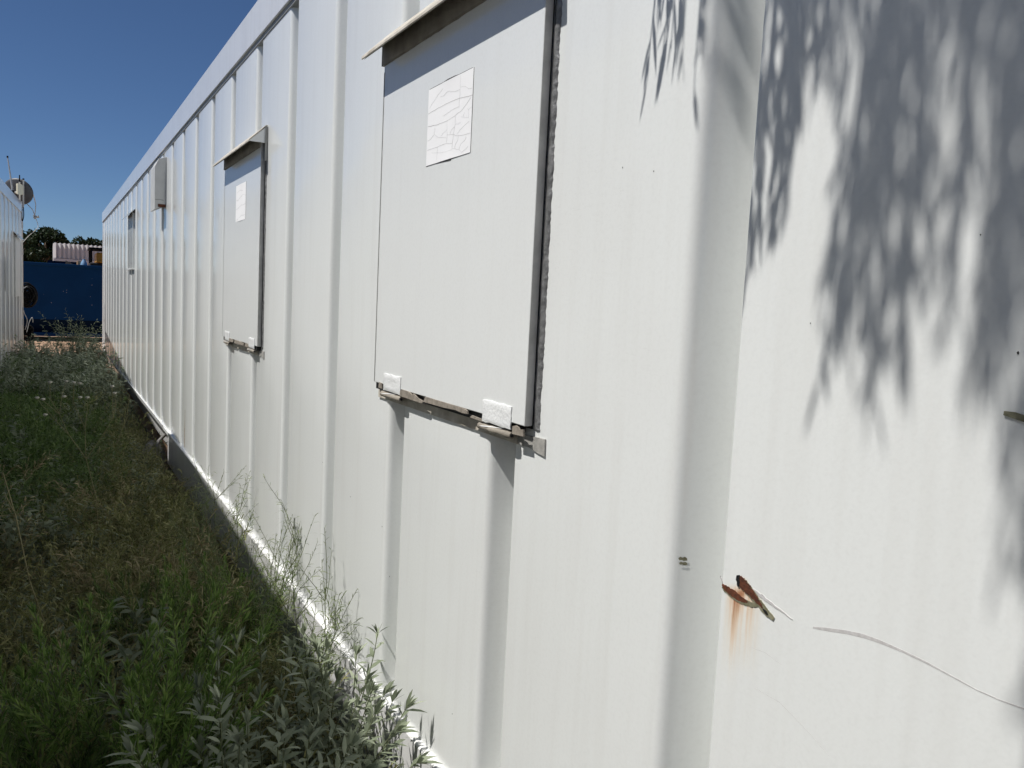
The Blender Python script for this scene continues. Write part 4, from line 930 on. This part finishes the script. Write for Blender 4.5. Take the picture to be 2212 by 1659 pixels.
# limbs: gather twig tops by simple clustering, connect to the trunk
trunk=[Vector((-.35,-1.75,-.02)),Vector((-.33,-1.72,.7)),Vector((-.28,-1.64,1.5)),Vector((-.24,-1.5,2.3)),Vector((-.20,-1.25,3.0)),Vector((-.15,-.9,3.5))]
tm=MB().tube(trunk,[.11,.09,.08,.065,.05,.035],12); tpart('trunk',tm.mesh('trunk',M['bark'],smooth=True))
limbs=MB(); cl={}
for t in tops: cl.setdefault((round(t.x/.22),round(t.y/.22)),[]).append(t)
for key,ts in cl.items():
    c_=sum(ts,Vector())/len(ts); hub=c_+Vector((-.06,-.12,.12))
    near=min(trunk[2:],key=lambda q:(q-hub).length)
    mid=(near+hub)/2+Vector((0,0,.22)); limbs.tube([near,near.lerp(mid,.5)+Vector((0,0,.06)),mid,mid.lerp(hub,.6)+Vector((0,0,.05)),hub],[.026,.02,.015,.011,.007],6)
    for t in ts: limbs.tube([hub,(hub+t)/2+Vector((0,0,.02)),t],[.005,.004,.003],4,caps=False)
tpart('limb',limbs.mesh('limb',M['bark'],smooth=True))
tpart('twig',stems_mesh('twig',polys,M['stem_brown']))
tpart('crown',leaves_mesh('crown',B,D,N,np.array(Ls),np.array(Ws),M['treeleaf'],0.0))

# ------------------------------------------------------------------ trees beyond the yard
def far_tree(label, x,y,h,rx,seed):
    root=empty('broad_tree',(x,y,0)); tag(root,label,'tree','trees beyond the yard')
    r=np.random.default_rng(seed)
    tm=MB().tube([(0,0,-.05),(.1,0,h*.25),(-.05,.1,h*.5),(.1,0,h*.8)],[.22,.17,.12,.05],10)
    for i in range(7):
        a=i*.9; tm.tube([(0,0,h*(.25+.05*i)),(math.cos(a)*rx*.35,math.sin(a)*rx*.35,h*(.4+.05*i)),(math.cos(a)*rx*.65,math.sin(a)*rx*.65,h*(.52+.05*i))],[.08,.05,.02],6)
    link(bpy.data.objects.new('trunk',tm.mesh('trunk',M['bark'],smooth=True)),root)
    nb=46; ctr=[];rad=[]
    for i in range(nb):
        a=r.random()*6.283; e=math.sqrt(r.random()); zz=r.uniform(.16,.93)
        w_=math.sin(min(1,(zz+.12))*math.pi*.86)**.6
        ctr.append((math.cos(a)*e*rx*w_,math.sin(a)*e*rx*w_,h*zz)); rad.append(r.uniform(.28,.55)*rx*.42)
    ctr=np.array(ctr);rad=np.array(rad); n=9000; k=r.integers(0,nb,n)
    d=r.normal(size=(n,3)); d/=np.linalg.norm(d,axis=1,keepdims=True); q=r.random(n)**.4
    Bp=ctr[k]+d*(rad[k]*q)[:,None]*np.array([1,1,.8])
    Dd=d+r.normal(0,.7,(n,3)); Nn=d+r.normal(0,.5,(n,3))
    link(bpy.data.objects.new('crown',leaves_mesh('crown',Bp,Dd,Nn,r.uniform(.10,.2,n),r.uniform(.06,.11,n),M['fartree'],.2)),root)
far_tree('dark broad tree behind the mast, left end of the tree line',-1.6,46,4.25,1.7,201)
far_tree('dark bushy tree with the tallest crown left of the white shed',-.25,47,4.35,1.45,202)
far_tree('dark tree showing its crown above the left end of the white shed',.75,49,4.30,1.3,203)
far_tree('dark tree showing its crown above the middle of the white shed',1.6,50,4.10,1.3,206)
far_tree('lower dark tree at the right end above the white shed',2.6,51,3.85,1.5,204)
far_tree('lower tree between the mast and the tallest crown',-.95,53,4.3,1.6,205)
